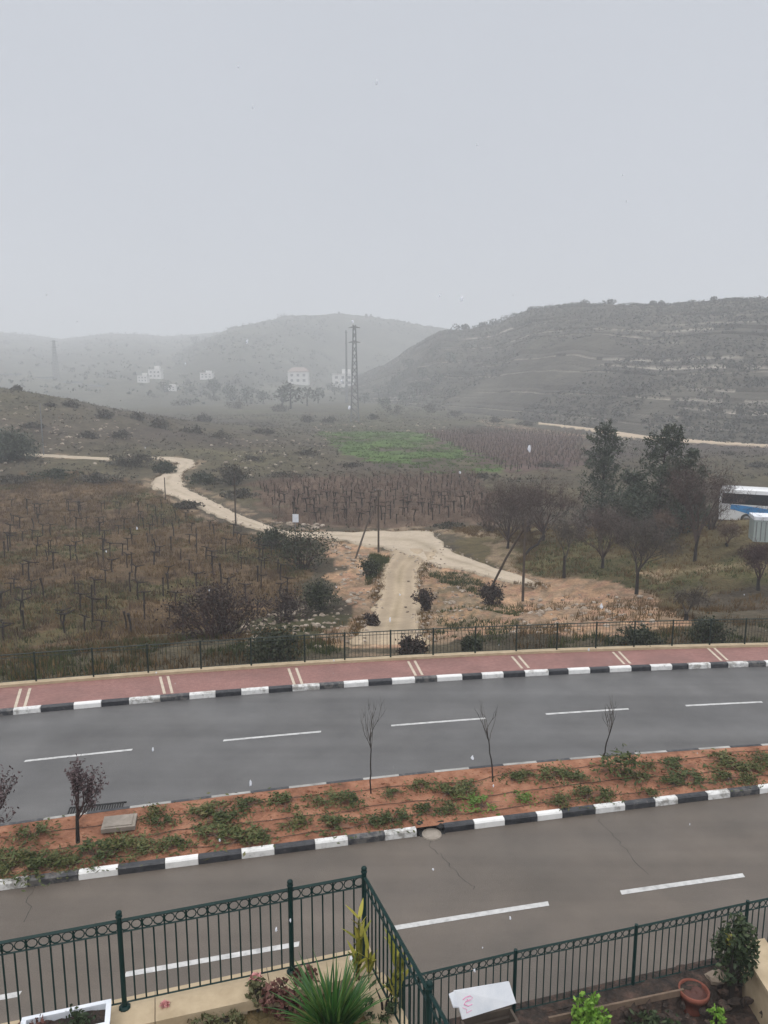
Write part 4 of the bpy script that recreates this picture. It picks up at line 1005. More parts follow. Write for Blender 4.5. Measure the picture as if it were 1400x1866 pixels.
grass(poly((940, 1075), (1220, 1085), (1400, 1080), (1400, 1180), (940, 1185)), 10, .28, .04, M['grass_dry'], 'dry straw grass on the rubble bank behind the railing', .48, 28, per=6)
grass(poly((680, 1000), (722, 1000), (712, 1035), (670, 1062)), 50, .35, .06, M['grass_green'], 'green weed clump at the foot of the utility pole', .3, 29, per=10)
grass(poly((1000, 1165), (1400, 1140), (1400, 1180), (1000, 1195)), 12, .24, .045, M['grass_green'], 'green weeds behind the right part of the railing', .42, 30, per=8)
# rubble of stones on the earth banks
mb = MB()
def rocks(pl, n, r0, r1):
    pl = np.array(pl); lo, hi = pl.min(0), pl.max(0); k = 0
    while k < n:
        x, y = rng.uniform(lo, hi)
        if not inpoly(np.array([x]), np.array([y]), [tuple(q) for q in pl])[0]: continue
        if float(tmask(np.array([x]), np.array([y]))[0]) < 1.1: k += 1; continue
        r = random.uniform(r0, r1)*random.uniform(.6, 1.2); mb.blob((x, y, float(rough_z(x, y))+r*.2), (r*1.3, r, r*.7), random.randint(0, 99), 7, .45, val=random.random()); k += 1
rocks(poly((440, 1125), (660, 1080), (680, 1140), (600, 1190), (440, 1180)), 200, .05, .17); rocks(poly((600, 990), (690, 1000), (690, 1090), (640, 1100), (610, 1030)), 120, .05, .18)
rocks(poly((790, 1060), (900, 1080), (890, 1120), (790, 1130)), 110, .05, .14); rocks(poly((950, 1080), (1200, 1080), (1220, 1140), (930, 1160)), 200, .04, .15); rocks(poly((0, 730), (250, 770), (290, 840), (0, 860)), 190, .1, .32); rocks(poly((380, 800), (600, 800), (580, 860), (420, 870)), 90, .1, .35); rocks(poly((560, 770), (830, 765), (830, 790), (580, 790)), 40, .2, .5); rocks(poly((480, 950), (600, 958), (560, 968), (500, 962)), 40, .1, .3)
tag(mb.build('rubble', M['rock']), 'pale limestone rubble scattered over the earth banks and slope', 'rubble', kind='stuff')

# ragged verge of the tracks: tufts and loose stones along both edges
ed = []; 
for k in ('main', 'spur'):
    for A in TRS[k]:
        for q in A: ed += [(q[0]+random.gauss(0, .3), q[1]+random.gauss(0, .3)) for _ in range(4)]
ed = np.array(ed); tmv = tmask(ed[:, 0], ed[:, 1]); ok = (tmv > .86) & (fbm(ed[:, 0]*.5, ed[:, 1]*.5, 55) > .42); gd = ed[ok]
c = np.repeat(np.c_[gd[:, 0], gd[:, 1], hbase(gd[:, 0], gd[:, 1])-.05], 12, 0); c[:, :2] += rng.normal(0, .14, (len(c), 2))
mb = MB(); mb.blades(c, .2, .045, lean=.8); tag(mb.build('grass', M['grass_dry']), 'ragged dry tufts along the edges of the dirt track', 'grass', kind='stuff')
mb = MB()
for q in ed[::3]:
    r = random.uniform(.03, .1); mb.blob((q[0], q[1], onz(*q)+.03), (r*1.3, r, r*.7), random.randint(0, 99), 6, .45, val=random.random())
tag(mb.build('rubble', M['rock']), 'loose stones along the edges of the dirt track', 'rubble', kind='stuff')

# ---------------------------------------------------------------- bushes and trees beyond the railing
def bush(px, py, wpx, hpx, label, m, twigs=M['twig_grey'], dens=1.0, leaf=True, name='bush', group=None, fn=G, lsz=None):
    c = fn(px, py); D = math.hypot(c[1], CAMH-c[2]); W = wpx/F*D/2; Hh = hpx/F*D
    root = empty(name, c-np.array([0, 0, .1])); tag(root, label, 'bush', group)
    mb = MB(); tw = []
    for k in range(int(16*dens)):
        a = random.uniform(0, 6.28); r_ = random.random()**.6
        d = np.array([math.cos(a)*r_*W/Hh*1.1, math.sin(a)*r_*W/Hh*1.1, 1]); d /= np.linalg.norm(d)
        branchy(mb, (random.gauss(0, W*.15), random.gauss(0, W*.15), 0), d, Hh*.52, .02+.008*Hh, 3 if not leaf else 2, spread=.7, kids=(2, 3), lift=.1, sides=4, tw=tw, wig=.16)
    mb.build('stems', twigs, root)
    if leaf:
        tw = np.array(tw); rep = max(1, int(1500*dens/len(tw))); q = np.repeat(tw, rep, 0)+rng.normal(0, .13*min(W, Hh), (len(tw)*rep, 3)); e = rng.normal(size=(int(700*dens), 3)); e /= np.linalg.norm(e, axis=1)[:, None]; e *= rng.random((len(e), 1))**.35; e = e[vn(e[:, 0]*2.2+px, e[:, 1]*2.2+e[:, 2]*2.9+py, 5) > .36]
        q = np.concatenate([q, e*(W, W, Hh*.5)+np.array([0, 0, Hh*.42])]); q = q[q[:, 2] > 0]
        ls = lsz or max(.09, D*.0022); mb = MB(); mb.leaves(q, ls*1.5, ls*.8, up=.3); mb.build('leaves', m, root)
    return root
M['leaf_purple'] = leafmat('dull_purple_leaf', [(.016, .011, .01), (.032, .021, .018), (.06, .04, .03)], scale=1)
M['twig_mix'] = mat('brown_twigs', [(.045, .03, .028), (.1, .07, .06)], scale=3, rough=.9, attr=True)
M['leaf_pine'] = leafmat('dark_evergreen', [(.024, .034, .024), (.048, .062, .043), (.09, .1, .065)], scale=.5)
M['leaf_hedge'] = leafmat('dull_green_leaf', [(.01, .015, .007), (.024, .032, .013), (.055, .058, .024)], scale=1)
bush(395, 1168, 150, 105, 'big dark bare bush behind the railing in front of the left field', M['leaf_purple'], M['twig_red'], 2.4)
bush(520, 1130, 100, 55, 'lower brownish bush right of the big dark bush', M['leaf_purple'], M['twig_red'], 1)
bush(556, 1036, 92, 74, 'dark dense bush on the track edge under the white sign', M['leaf_hedge'], M['twig_red'], 1.3)
bush(500, 998, 65, 36, 'dark low bush beside the track left of the sign', M['leaf_hedge'], M['twig_grey'], 1)
bush(585, 1108, 80, 50, 'green bush beside the rocky tan bank', M['leaf_hedge'], M['twig_grey'], 1.1)
bush(500, 1205, 120, 60, 'leafy green bush right behind the railing on the left', M['leaf_hedge'], M['twig_grey'], 1.2)
bush(750, 1190, 60, 30, 'small reddish dry bush behind the railing at the track end', M['leaf_purple'], M['twig_red'], .8)
bush(776, 1112, 22, 38, 'narrow dark bush on the right edge of the track spur', M['leaf_purple'], M['twig_red'], .8)
bush(897, 1098, 44, 34, 'dark bush at the foot of the leaning strut', M['leaf_purple'], M['twig_red'], .9)
bush(1160, 1182, 110, 42, 'dark green bush behind the right part of the railing', M['leaf_hedge'], M['twig_grey'], 1.1)
bush(1290, 1178, 60, 52, 'dark bush with a bent bare branch behind the right railing', M['leaf_hedge'], M['twig_red'], 1)
bush(680, 1140, 28, 24, 'little reddish bush beside the tan track spur', M['leaf_purple'], M['twig_red'], .5)
bush(675, 1050, 30, 30, 'little green bush below the utility pole', M['leaf_hedge'], M['twig_grey'], .5)
bush(860, 1185, 40, 28, 'small green bush behind the railing right of the track', M['leaf_hedge'], M['twig_grey'], .6)
for (px, py, wp, hp, lab) in ((22, 838, 112, 52, 'large dark green bush at the left edge above the field'), (345, 925, 60, 20, 'low bush beside the bend of the dirt track'), (370, 880, 80, 30, 'grey green bush inside the bend of the dirt track'), (240, 850, 120, 42, 'dark thicket bush left of the track hairpin'), (300, 861, 50, 30, 'green bush on the inside of the track hairpin'),
                              (424, 885, 44, 62, 'dark bush behind the pole at the track'), (180, 880, 90, 30, 'dark bush on the slope above the left field'), (100, 870, 100, 26, 'dull brown bush under the dark green bush'), (20, 880, 90, 24, 'dull bush at left edge above the vines')):
    bush(px, py, wp, hp*(1 if 'large' in lab else .62), lab, M['leaf_pine'] if 'large' in lab else M['leaf_hedge'] if 'green' in lab else M['scrub_dark'], M['leaf_hedge'], 3.2 if 'large' in lab else 1.0)
bg_b = [(440, 905, 90, 26), (520, 870, 80, 20), (560, 830, 60, 18), (460, 840, 60, 18), (400, 800, 70, 24), (350, 790, 60, 22), (290, 780, 50, 26), (370, 770, 40, 24), (250, 765, 26, 20), (30, 712, 24, 14), (130, 742, 36, 18), (190, 760, 40, 20), (90, 740, 26, 10), (330, 740, 50, 24), (280, 735, 60, 26), (240, 725, 40, 16), (430, 745, 50, 24), (480, 790, 50, 16), (600, 770, 40, 16), (720, 755, 90, 30), (780, 752, 60, 26), (830, 758, 40, 16), (900, 770, 50, 16), (960, 775, 50, 12), (680, 765, 30, 16), (860, 790, 40, 10), (640, 850, 60, 12), (880, 870, 80, 14), (820, 960, 70, 14), (1330, 830, 70, 12), (1240, 820, 70, 14), (1080, 830, 60, 14), (1000, 850, 60, 14), (1380, 850, 60, 14), (160, 800, 50, 22), (60, 780, 50, 16), (220, 800, 50, 24), (560, 770, 40, 20), (510, 750, 40, 22), (390, 735, 40, 22)]
for i, (px, py, wp, hp) in enumerate(bg_b):
    bush(px, py, wp*.9, hp*.62, 'dull grey green scrub bush growing on the valley floor beyond the track', M['scrub_dark'], M['scrub_dark'], .5, name='scrub_bush', group='scrub bushes on the valley floor', lsz=.42 if py < 800 else .26)
# scrub ground cover across the valley slopes
n = 26000; x = rng.uniform(-190, 190, n); y = 62+rng.random(n)**1.4*300
k = (np.abs(x) < y*.62) & (tmask(x, y, .6) > 1.15) & (fbm(x*.07, y*.07, 77) > .36)
for q in ('vine', 'mid', 'green', 'far', 'orch'): k &= ~inpoly(x, y, Z[q])
x, y = x[k], y[k]; n = len(x); s_ = rng.lognormal(-1.1, .5, n); kk = 9
c = np.repeat(np.c_[x, y, rough_z(x, y)*(y < 400)+hbase(x, y)*(y >= 400)], kk, 0); ss = np.repeat(s_, kk); d = rng.normal(size=(n*kk, 3))*.5
c = c+d*np.c_[ss*1.3, ss*1.3, ss*.6]+np.c_[0*ss, 0*ss, ss*.35]
mb = MB(); mb.leaves(c, .34, .18, val=np.clip(np.repeat(rng.random(n), kk)*.8+rng.random(n*kk)*.2, 0, 1))
tag(mb.build('scrub', M['scrub_dark']), 'low grey brown scrub covering the valley slopes', 'scrub', kind='stuff')

def bare_tree(px, py, wpx, hpx, label, m, dens=1.0, trunk_frac=.3, name='bare_tree'):
    c = G(px, py); D = math.hypot(c[1], CAMH-c[2]); W = wpx/F*D/2; Hh = hpx/F*D
    root = empty(name, c-np.array([0, 0, .1])); tag(root, label, 'tree')
    mb = MB(); tf = Hh*trunk_frac; mb.tube([(0, 0, 0), (random.gauss(0, .05), 0, tf*.6), (random.gauss(0, .08), 0, tf)], [.13, .1, .085], 7); mb.build('trunk', M['bark'], root)
    mb = MB(); tw = []
    for k in range(int(9*dens)):
        a = k*2.4; sp = random.uniform(.15, 1.0)*W/(Hh*.5); d = np.array([math.cos(a)*sp, math.sin(a)*sp, 1.0]); d /= np.linalg.norm(d)
        branchy(mb, (0, 0, tf*random.uniform(.7, 1)), d, Hh*.33, .05, 4, spread=.55, kids=(2, 4), lift=.12, sides=5, tw=tw)
    tw = np.array(tw); rep = max(1, int(2600*dens/len(tw))); q = np.repeat(tw, rep, 0)+rng.normal(0, .16, (len(tw)*rep, 3)); mb.leaves(q, .42, .022, up=.8)
    mb.build('crown', m, root)
    return root
bare_tree(925, 998, 150, 125, 'reddish brown bare tree beside the track junction', M['twig_mix'], 1.8, .15)
bare_tree(990, 985, 130, 120, 'dark purple bare tree left of the tall evergreens', M['twig_red'], 1.5, .15)
bare_tree(1098, 1032, 110, 105, 'bare tree standing below the tall evergreens', M['twig_mix'], 1.2, .2)
bare_tree(1160, 1080, 70, 130, 'bare grey tree right of the utility pole with strut', M['twig_grey'], .9, .35)
bare_tree(1266, 1022, 84, 165, 'tall bare purplish tree right of the evergreens', M['twig_mix'], 1.0, .3)
bare_tree(1382, 1075, 60, 80, 'small gnarled bare tree at the right edge of the orchard', M['twig_red'], .5)
bare_tree(1028, 1050, 40, 90, 'slim bare tree in the orchard behind the pole', M['twig_grey'], .35, .45)
bare_tree(1205, 995, 60, 60, 'little bare tree in the orchard under the evergreens', M['cane'], .4)
bare_tree(1325, 1000, 46, 44, 'little bare tree in front of the coach', M['cane'], .4)
bare_tree(1250, 1130, 60, 55, 'crooked bare branch tree on the bank behind the railing', M['twig_grey'], .3)
def evergreen(px, py, wpx, hpx, label, lean=0.0, col='leaf_pine', dens=1.0):
    c = G(px, py); D = math.hypot(c[1], CAMH-c[2]); W = wpx/F*D/2; Hh = hpx/F*D; root = empty('evergreen_tree', c-np.array([0, 0, .15])); tag(root, label, 'tree')
    mb = MB(); ax = lambda t: np.array([lean*Hh*t*t, 0, Hh*t]); mb.tube([ax(t) for t in np.linspace(0, .97, 8)], np.linspace(.16, .02, 8), 7); mb.build('trunk', M['bark'], root)
    lv = MB(); C = []
    nbr = int(80*dens)
    for k in range(nbr):
        t = .03+.95*(k/nbr)**.95; a = k*2.4+random.uniform(-.4, .4); R_ = W*(1.12-t)**.55*random.uniform(.55, 1.15)*(.8+.4*math.sin(k*1.7)**2)
        b = ax(t); e = b+np.array([math.cos(a)*R_, math.sin(a)*R_, R_*random.uniform(.15, .8)])
        lv.tube([b, (b+e)/2+np.array([0, 0, -.1*R_]), e], [.035, .02, .008], 3, mi=1, cap=False)
        m_ = int(95*dens); s_ = rng.random(m_)**.6; q = b+(e-b)*s_[:, None]+rng.normal(0, .07+.1*R_, (m_, 3))*(.4+.6*(1-np.abs(2*s_-1.2)))[:, None]; C.append(q)
    C = np.concatenate(C); C = C[C[:, 2] > Hh*.02]; C = C[vn(C[:, 0]*1.3+px, C[:, 1]*1.3+C[:, 2]*1.5, 4) > .3]; lv.leaves(C, .3, .1, up=.7); lv.build('crown', [M[col], M['bark']], root)
evergreen(1095, 965, 105, 190, 'tall dark green evergreen with pointed top, left of the pair')
evergreen(1195, 985, 130, 210, 'tall loose evergreen with two leaning tips above the coach', lean=.06)
evergreen(1240, 975, 110, 155, 'shorter dark evergreen in front of the purplish bare tree', lean=.03)
evergreen(1150, 972, 95, 112, 'short dense evergreen between the two tall ones')
c = G(957, 1008); root = empty('bare_tree', c); tag(root, 'gnarled bent bare tree leaning away behind the utility pole with strut', 'tree')
mb = MB(); q = [PD(x_, y_, c[1])-c for x_, y_ in ((957, 1012), (966, 1000), (980, 992), (990, 976), (996, 952))]; mb.tube(q, [.11, .1, .09, .07, .04], 6); mb.build('trunk', M['bark'], root)
mb = MB()
for b_ in (2, 3, 4, 4, 3): branchy(mb, q[b_], np.array([random.uniform(-.6, .6), random.uniform(-.4, .4), 1.0]), .8, .035, 2, spread=.6)
mb.build('crown', M['twig_mix'], root)
# distant trees on the valley floor and the skylines
for (px, py, wp, hp) in ((1062, 968, 70, 46), (1128, 990, 70, 50), (1212, 985, 70, 56), (1300, 965, 60, 50), (955, 972, 80, 50), (890, 968, 60, 44), (1168, 1010, 60, 40)):
    bush(px, py, wp, hp, 'loose reddish brown bare thicket around the foot of the evergreens', M['twig_mix'], M['twig_mix'], 1.3, leaf=False, name='thicket_bush', group='bare thicket around the evergreens')
M['far_tree'] = leafmat('far_tree_leaf', [(.028, .036, .026), (.05, .06, .04)], scale=.2)
def far_tree(px, py, wpx, hpx, dist=None):
    c = GA(px, py) if dist is None else PD(px, py, dist); D = c[1]; W = wpx/F*D/2; Hh = hpx/F*D
    root = empty('distant_tree', c-np.array([0, 0, .5])); tag(root, 'misty grey green tree far across the valley', 'tree', 'distant trees in the mist')
    mb = MB(); mb.tube([(0, 0, 0), (0, 0, Hh*.6)], [.05*Hh, .02*Hh], 5); mb.build('trunk', M['bark'], root)
    n = 260; q = rng.normal(size=(n, 3)); q /= np.linalg.norm(q, axis=1)[:, None]; q *= rng.random((n, 1))**.4; k = vn(q[:, 0]*2+px, q[:, 1]*2+q[:, 2]*2.6+py, 2) > .38; q = q[k]
    mb = MB(); mb.leaves(q*(W, W, Hh*.42)+np.array([0, 0, Hh*.58]), Hh*.14, Hh*.09); mb.build('crown', M['far_tree'], root)
for a in ((530, 745, 40, 52), (515, 742, 30, 40), (560, 740, 40, 36), (610, 720, 30, 26), (580, 735, 24, 30), (700, 745, 30, 24), (740, 740, 40, 28), (450, 735, 30, 34), (420, 730, 30, 30), (480, 735, 24, 24), (665, 735, 20, 24), (300, 715, 30, 24), (340, 720, 30, 24), (390, 722, 26, 34), (800, 700, 30, 24), (770, 690, 24, 22), (820, 660, 22, 20), (850, 640, 20, 18), (760, 720, 40, 26), (708, 720, 34, 26), (722, 705, 26, 22), (735, 690, 24, 22), (745, 672, 22, 20), (790, 650, 20, 18), (778, 715, 40, 22), (820, 725, 40, 20), (690, 720, 30, 20)): far_tree(*a)
for i, px in enumerate((820, 838, 850, 868, 880, 893, 905, 925, 940, 968, 985, 1010, 1040, 1052, 1065, 1110, 1150, 1190, 1205, 1260, 1300, 1318, 1340, 1380)):
    u_ = ray(px, 560)[0]/ray(px, 560)[1]; dr, db, zr = HR.par(np.array([u_])); far_tree_h = 5+random.random()*8
    yy = float(np.interp(px, HR.px, [933-0]*len(HR.px))); sl_ = float(np.interp(u_, HR.u, HR.sl)); D = float(dr[0])
    c = np.array([u_*D, D, zr[0]-1.0]); Hh = far_tree_h/F*D*1.0; W = random.uniform(6, 18)/F*D
    root = empty('ridge_tree', c); tag(root, 'hazy tree on the crest of the right-hand hill', 'tree', 'trees along the crest of the right hill')
    q = rng.normal(size=(110, 3)); q /= np.linalg.norm(q, axis=1)[:, None]; q *= rng.random((110, 1))**.4
    mb = MB(); mb.leaves(q*(W, W*.6, Hh*.5)+np.array([0, 0, Hh*.5]), Hh*.3, Hh*.2); mb.build('crown', M['scrub'], root)
    mb = MB(); mb.tube([(0, 0, -1), (0, 0, Hh*.6)], [.05*Hh, .02*Hh], 4); mb.build('trunk', M['bark'], root)
for px, wp, hp in ((357, 18, 16), (515, 22, 10), (618, 6, 8), (668, 5, 9), (676, 5, 9), (690, 8, 6), (545, 16, 5), (760, 12, 6), (745, 8, 6)):
    far_tree(px, float(np.interp(px, HM.px, [720, 695, 668, 628, 598, 582, 576, 572, 580, 598, 612, 640]))+3, wp, hp, dist=float(HM.par(np.array([ray(px, 590)[0]/ray(px, 590)[1]]))[0][0])-4)

# ---------------------------------------------------------------- poles, sign, pylons
def pole(px, py, top, label, strut=None, r=.09, cross=True, m='wood', name='utility_pole'):
    c = G(px, py); D = math.hypot(c[1], CAMH-c[2]); q = PD(px, top, c[1]); Hh = q[2]-c[2]
    root = empty(name, c); tag(root, label, 'pole'); mb = MB(); mb.tube([(0, 0, -.4), (0, 0, Hh*.5), (0, 0, Hh)], [r, r*.9, r*.75], 9); mb.build('post', M[m], root)
    if cross:
        mb = MB(); mb.box((0, 0, Hh-.12), (.7, .07, .07)); cb = mb.build('crossarm', M[m], root)
        for s_ in (-.28, 0, .28):
            mb = MB(); mb.lathe([(.0, 0), (.03, 0), (.045, .05), (.025, .07), (.04, .1), (0, .14)], 8, (s_, 0, Hh-.085)); mb.build('insulator', M['steel'], cb)
    if strut:
        b = G(*strut)-c; mb = MB(); mb.tube([b+np.array([0, 0, -.3]), b*.5+np.array([0, 0, Hh*.46]), np.array([0, 0, Hh*.9])], [r*.9, r*.85, r*.8], 8); mb.build('strut', M[m], root)
    return root
pole(690, 1004, 892, 'wooden utility pole with a leaning strut at the track junction', (645, 1020))
pole(953, 1090, 945, 'wooden utility pole with a leaning strut right of the track fork', (890, 1074), cross=False)
pole(430, 957, 868, 'wooden utility pole beside the curving dirt track', cross=False)
pole(302, 915, 870, 'thin wooden pole below the track hairpin', cross=False, r=.07)
pole(80, 829, 735, 'thin pale pole on the left slope', cross=False, r=.1, m='steel')
pole(1410, 1020, 925, 'pole hidden at the right frame edge', cross=False)
c = G(540, 1035); root = empty('white_sign', c); tag(root, 'blank white sign plate on a tall thin post beside the track', 'sign'); q = PD(543, 937, c[1]); Hh = q[2]-c[2]; wS = 11/F*c[1]*1.02
mb = MB(); mb.tube([(0, 0, -.3), (0, 0, Hh)], .025, 6); mb.build('post', M['steel'], root)
mb = MB(); mb.box((.03, -.045, Hh-.3), (wS, .03, .62)); mb.build('plate', M['white_panel'], root)
def pylon(px, py, top, label, wpx, dist=None):
    c = GA(px, py) if dist is None else PD(px, py, dist); q = PD(px, top, c[1]); Hh = q[2]-c[2]; root = empty('power_pylon', c); tag(root, label, 'pylon'); w0 = wpx/F*c[1]/2; mb = MB()
    k = 14; t = np.linspace(0, 1, k+1); wd = w0*(1-.72*t); r = .012*Hh*.4
    for sx_ in (-1, 1):
        for sy_ in (-1, 1): mb.tube(np.c_[sx_*wd, sy_*wd, Hh*t], r*1.3, 4)
    for i in range(k):
        for (a, b) in (((-1, -1), (1, -1)), ((1, -1), (1, 1)), ((1, 1), (-1, 1)), ((-1, 1), (-1, -1))):
            mb.tube([(a[0]*wd[i], a[1]*wd[i], Hh*t[i]), (b[0]*wd[i+1], b[1]*wd[i+1], Hh*t[i+1])], r*.8, 3); mb.tube([(b[0]*wd[i], b[1]*wd[i], Hh*t[i]), (a[0]*wd[i+1], a[1]*wd[i+1], Hh*t[i+1])], r*.8, 3)
    mb.build('lattice', M['steel'], root)
    for hz in (.97, .82):
        mb = MB(); L = w0*1.5; mb.tube([(-L, 0, Hh*hz), (0, 0, Hh*hz+Hh*.012), (L, 0, Hh*hz)], [r*.7, r*2, r*.7], 4); mb.build('crossarm', M['steel'], root)
pylon(647, 768, 592, 'tall grey lattice power pylon in the middle of the valley', 14)
pylon(632, 735, 602, 'thinner hazier pylon just left of the tall middle one', 3)
pylon(103, 692, 620, 'faint distant lattice pylon on the far left slope', 9)
# houses far off
M['wall_pale'] = mat('pale_wall', [(.6, .59, .57), (.72, .71, .69)], scale=.5, rough=.9); M['window'] = mat('dull_window', [(.2, .2, .21)], rough=.4); M['roof_red'] = mat('roof', [(.22, .17, .15), (.3, .24, .21)], scale=1)
def house(px, py, wpx, hpx, label, gable=False, dist=None):
    c = GA(px, py) if dist is None else PD(px, py, dist); W = wpx/F*c[1]; Hh = hpx/F*c[1]; root = empty('house', c-np.array([0, 0, 1.0])); tag(root, label, 'house'); mb = MB(); mb.box((0, 0, Hh/2+.5), (W, W*.8, Hh+1)); mb.build('wall', M['wall_pale'], root)
    mb = MB()
    if gable:
        V = [(-W*.54, -W*.43, Hh+1), (W*.54, -W*.43, Hh+1), (W*.54, W*.43, Hh+1), (-W*.54, W*.43, Hh+1), (-W*.3, 0, Hh*1.35+1), (W*.3, 0, Hh*1.35+1)]; mb.add(V, [(0, 1, 5, 4), (1, 2, 5), (2, 3, 4, 5), (3, 0, 4), (3, 2, 1, 0)])
    else: mb.box((0, 0, Hh+1.15), (W*1.06, W*.86, .3)); mb.box((W*.15, 0, Hh+1.3+Hh*.18), (W*.4, W*.4, Hh*.36))
    mb.build('roof', M['roof_red'] if gable else M['wall_pale'], root)
    for i in (-1, 0, 1):
        for j in range(2): mb = MB(); mb.box((i*W*.3, -W*.4-.02, Hh*(.3+.42*j)+1), (W*.13, .12, Hh*.2)); mb.build('window', M['window'], root)
house(545, 700, 36, 22, 'pale white house behind trees, left of the middle pylon', True); house(626, 704, 38, 22, 'pale flat house just left of the middle pylon base')
house(285, 690, 22, 16, 'hazy pale house at the foot of the far left hill'); house(262, 697, 18, 12, 'small hazy house left of the pale house on the left hill'); house(378, 690, 22, 10, 'low hazy house on the flank of the middle hill'); house(312, 712, 22, 8, 'low pale building at the valley edge on the left', False)
mb = MB(); pts = [GA(-30, 681), GA(40, 686), GA(100, 694), GA(150, 702), GA(190, 707)]
for a, b in zip(pts[:-1], pts[1:]): mb.box((a+b)/2+np.array([0, 0, .6]), (np.linalg.norm((b-a)[:2])+.4, .6, 1.5), math.atan2(b[1]-a[1], b[0]-a[0]))
tag(mb.build('roadside_barrier', M['steel']), 'long grey barrier along the distant road on the far left', 'barrier')

# ---------------------------------------------------------------- coach and container at the right
M['coach_white'] = mat('coach_white', [(.62, .63, .64), (.72, .73, .74)], scale=2, rough=.3, coat=.3); M['coach_blue'] = mat('coach_blue', [(.04, .2, .45), (.06, .26, .55)], scale=2, rough=.3, coat=.3); M['glass_dark'] = mat('coach_glass', [(.012, .014, .018), (.025, .028, .035)], rough=.12, spec=.6); M['tyre'] = mat('tyre', [(.02, .02, .02)], rough=.8); M['light_blue'] = mat('coach_pale_blue', [(.3, .42, .58), (.36, .48, .62)], rough=.4)
bz = PD(1312, 949, 66)[2]; b0 = PD(1309, 948, 66); ang = math.atan2(-.42, .9)
root = empty('coach', (b0[0], b0[1], bz), ang); tag(root, 'white coach with a dark window band and blue swoosh at the right edge', 'coach')
L, W_, Hb = 12.0, 2.5, 3.1
prof = [(-W_/2, .35), (-W_/2, 2.5), (-W_/2+.08, 2.95), (-W_/2+.35, Hb-.05), (0, Hb), (W_/2-.35, Hb-.05), (W_/2-.08, 2.95), (W_/2, 2.5), (W_/2, .35)]
secs = [(0, .55, .35), (.12, .9, .12), (.6, 1, 0), (L-.6, 1, 0), (L-.12, .95, .1), (L, .7, .3)]
V = []; f = []
for (x, k, dz) in secs:
    for (y, z) in prof: V.append((x, y*(.82+.18*k), .35+(z-.35)*(1-.12*dz)))
n = len(prof)
for i in range(len(secs)-1):
    for j in range(n): f.append((i*n+j, i*n+(j+1) % n, (i+1)*n+(j+1) % n, (i+1)*n+j))
f += [tuple(range(n)), tuple(range((len(secs)-1)*n, len(secs)*n))[::-1]]
mb = MB(); mb.add(V, f); body = mb.build('body', M['coach_white'], root)
for s_ in (-1, 1):
    mb = MB(); mb.box((L/2-.25, s_*(W_/2-.006), 2.2), (L-.9, .03, .9)); mb.build('side_windows', M['glass_dark'], root)
    mb = MB(); V = []
    for i in range(21):
        t = i/20; x = .9+t*7; z = 1.62-.95*t**1.6; V += [(x, s_*(W_/2+.022), z-.3-.45*math.sin(t*3.1)), (x, s_*(W_/2+.022), z+.08)]
    i = np.arange(20)*2; mb.add(V, np.c_[i, i+2, i+3, i+1]); mb.build('swoosh', M['coach_blue'], root)
    mb = MB(); mb.box((L*.55, s_*(W_/2+.004), .72), (L*.72, .025, .42)); mb.build('skirt_panel', M['light_blue'], root)
    for x in (2.2, L-2.6):
        mb = MB(); mb.lathe([(0, -.14), (.3, -.14), (.48, -.1), (.5, 0), (.48, .1), (.3, .14), (0, .14)], 18); mb.xf(Matrix.Translation((x, s_*(W_/2-.1), .5)) @ Matrix.Rotation(math.pi/2, 4, 'X')); wh = mb.build('wheel', M['tyre'], root)
        mb = MB(); mb.lathe([(0, .05), (.2, .05), (.28, .0)], 14); mb.xf(Matrix.Translation((x, s_*(W_/2+.045), .5)) @ Matrix.Rotation(-s_*math.pi/2, 4, 'X')); mb.build('hub', M['steel'], wh)
mb = MB(); mb.box((.0, 0, 2.15), (.12, W_*.84, 1.0)); mb.build('end_window', M['glass_dark'], root)
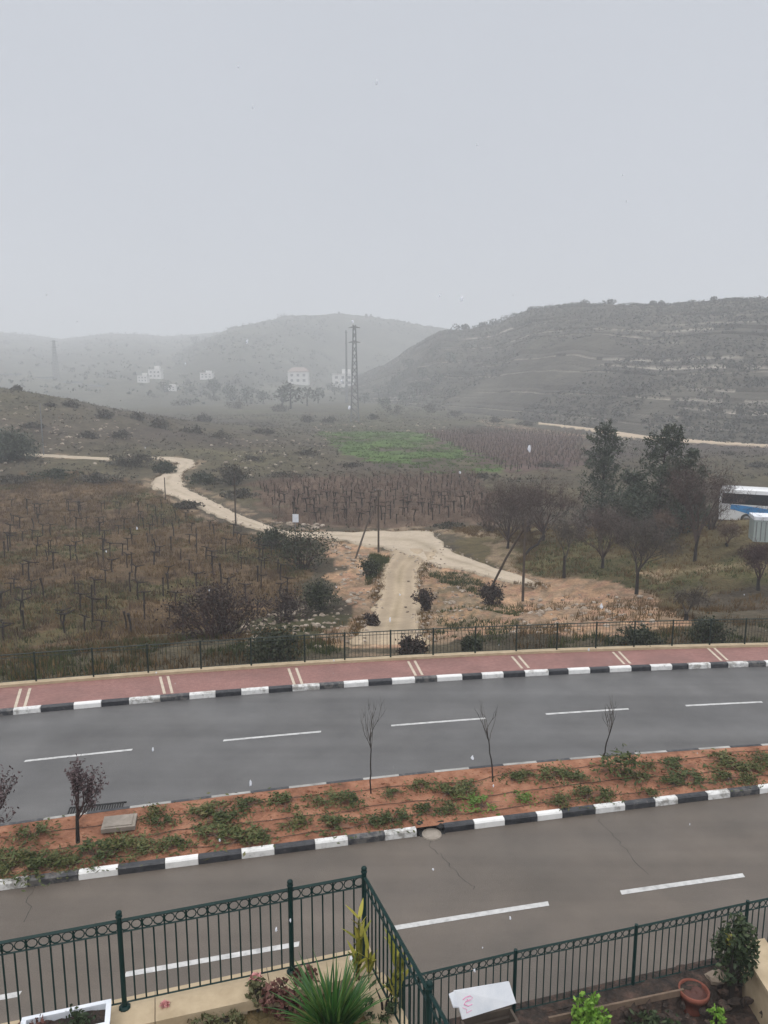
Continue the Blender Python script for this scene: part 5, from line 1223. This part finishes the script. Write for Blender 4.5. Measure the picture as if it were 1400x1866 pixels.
mb = MB(); mb.box((L*.6, 0, Hb+.1), (2.4, 1.5, .2)); mb.box((L*.6, 0, Hb+.21), (2.1, 1.2, .05)); mb.build('roof_unit', M['coach_white'], root)
cc = PD(1393, 984, 52); root = empty('container', cc, -.25); tag(root, 'pale grey green metal container with a white lid at right edge', 'container')
wC, hC = 1.75, 1.75
mb = MB(); mb.box((0, 0, hC*.43), (wC, 1.6, hC*.86)); mb.build('body', mat('grey_green_paint', [(.3, .35, .34), (.38, .43, .41)], scale=1, rough=.6), root)
mb = MB(); mb.box((0, 0, hC*.93), (wC+.1, 1.7, hC*.14)); mb.build('lid', M['white_panel'], root)
mb = MB(); [mb.box((-wC/2+wC*(k+.5)/6, -.815, hC*.42), (.06, .03, hC*.75)) for k in range(6)]; mb.build('ribs', M['steel'], root)

# ---------------------------------------------------------------- falling snow and the misty air
mb = MB()
for i in range(120):
    py = random.uniform(100, 1866); px = random.uniform(-200, 1600); d = random.uniform(2.5, 22) if i > 25 else random.uniform(1.6, 3.0)
    rr = ray(px, py); q = np.array([0, 0, CAMH])+rr*d
    if q[2] < 4.3 and d > 5: continue
    r = random.uniform(.002, .0045); mb.blob(q, (r, r, r*random.uniform(1.2, 2.4)), i % 50, 7, .5)
tag(mb.build('snow', M['snow'], smooth=True), 'sparse white snowflakes drifting down through the air', 'snow', kind='stuff')
hm = bpy.data.materials.new('misty_air'); hm.use_nodes = True; n = hm.node_tree
for q in list(n.nodes):
    if q.type == 'BSDF_PRINCIPLED': n.nodes.remove(q)
vol = n.nodes.new('ShaderNodeVolumePrincipled'); vol.inputs['Color'].default_value = (.93, .96, 1, 1); vol.inputs['Density'].default_value = HAZE; vol.inputs['Anisotropy'].default_value = 0.0
n.links.new(vol.outputs[0], [q for q in n.nodes if q.type == 'OUTPUT_MATERIAL'][0].inputs['Volume'])
mb = MB(); mb.box((0, 1290, 76), (7200, 2760, 176)); tag(mb.build('haze', hm), 'pale grey mist hanging in the air over the valley', 'mist', kind='stuff')
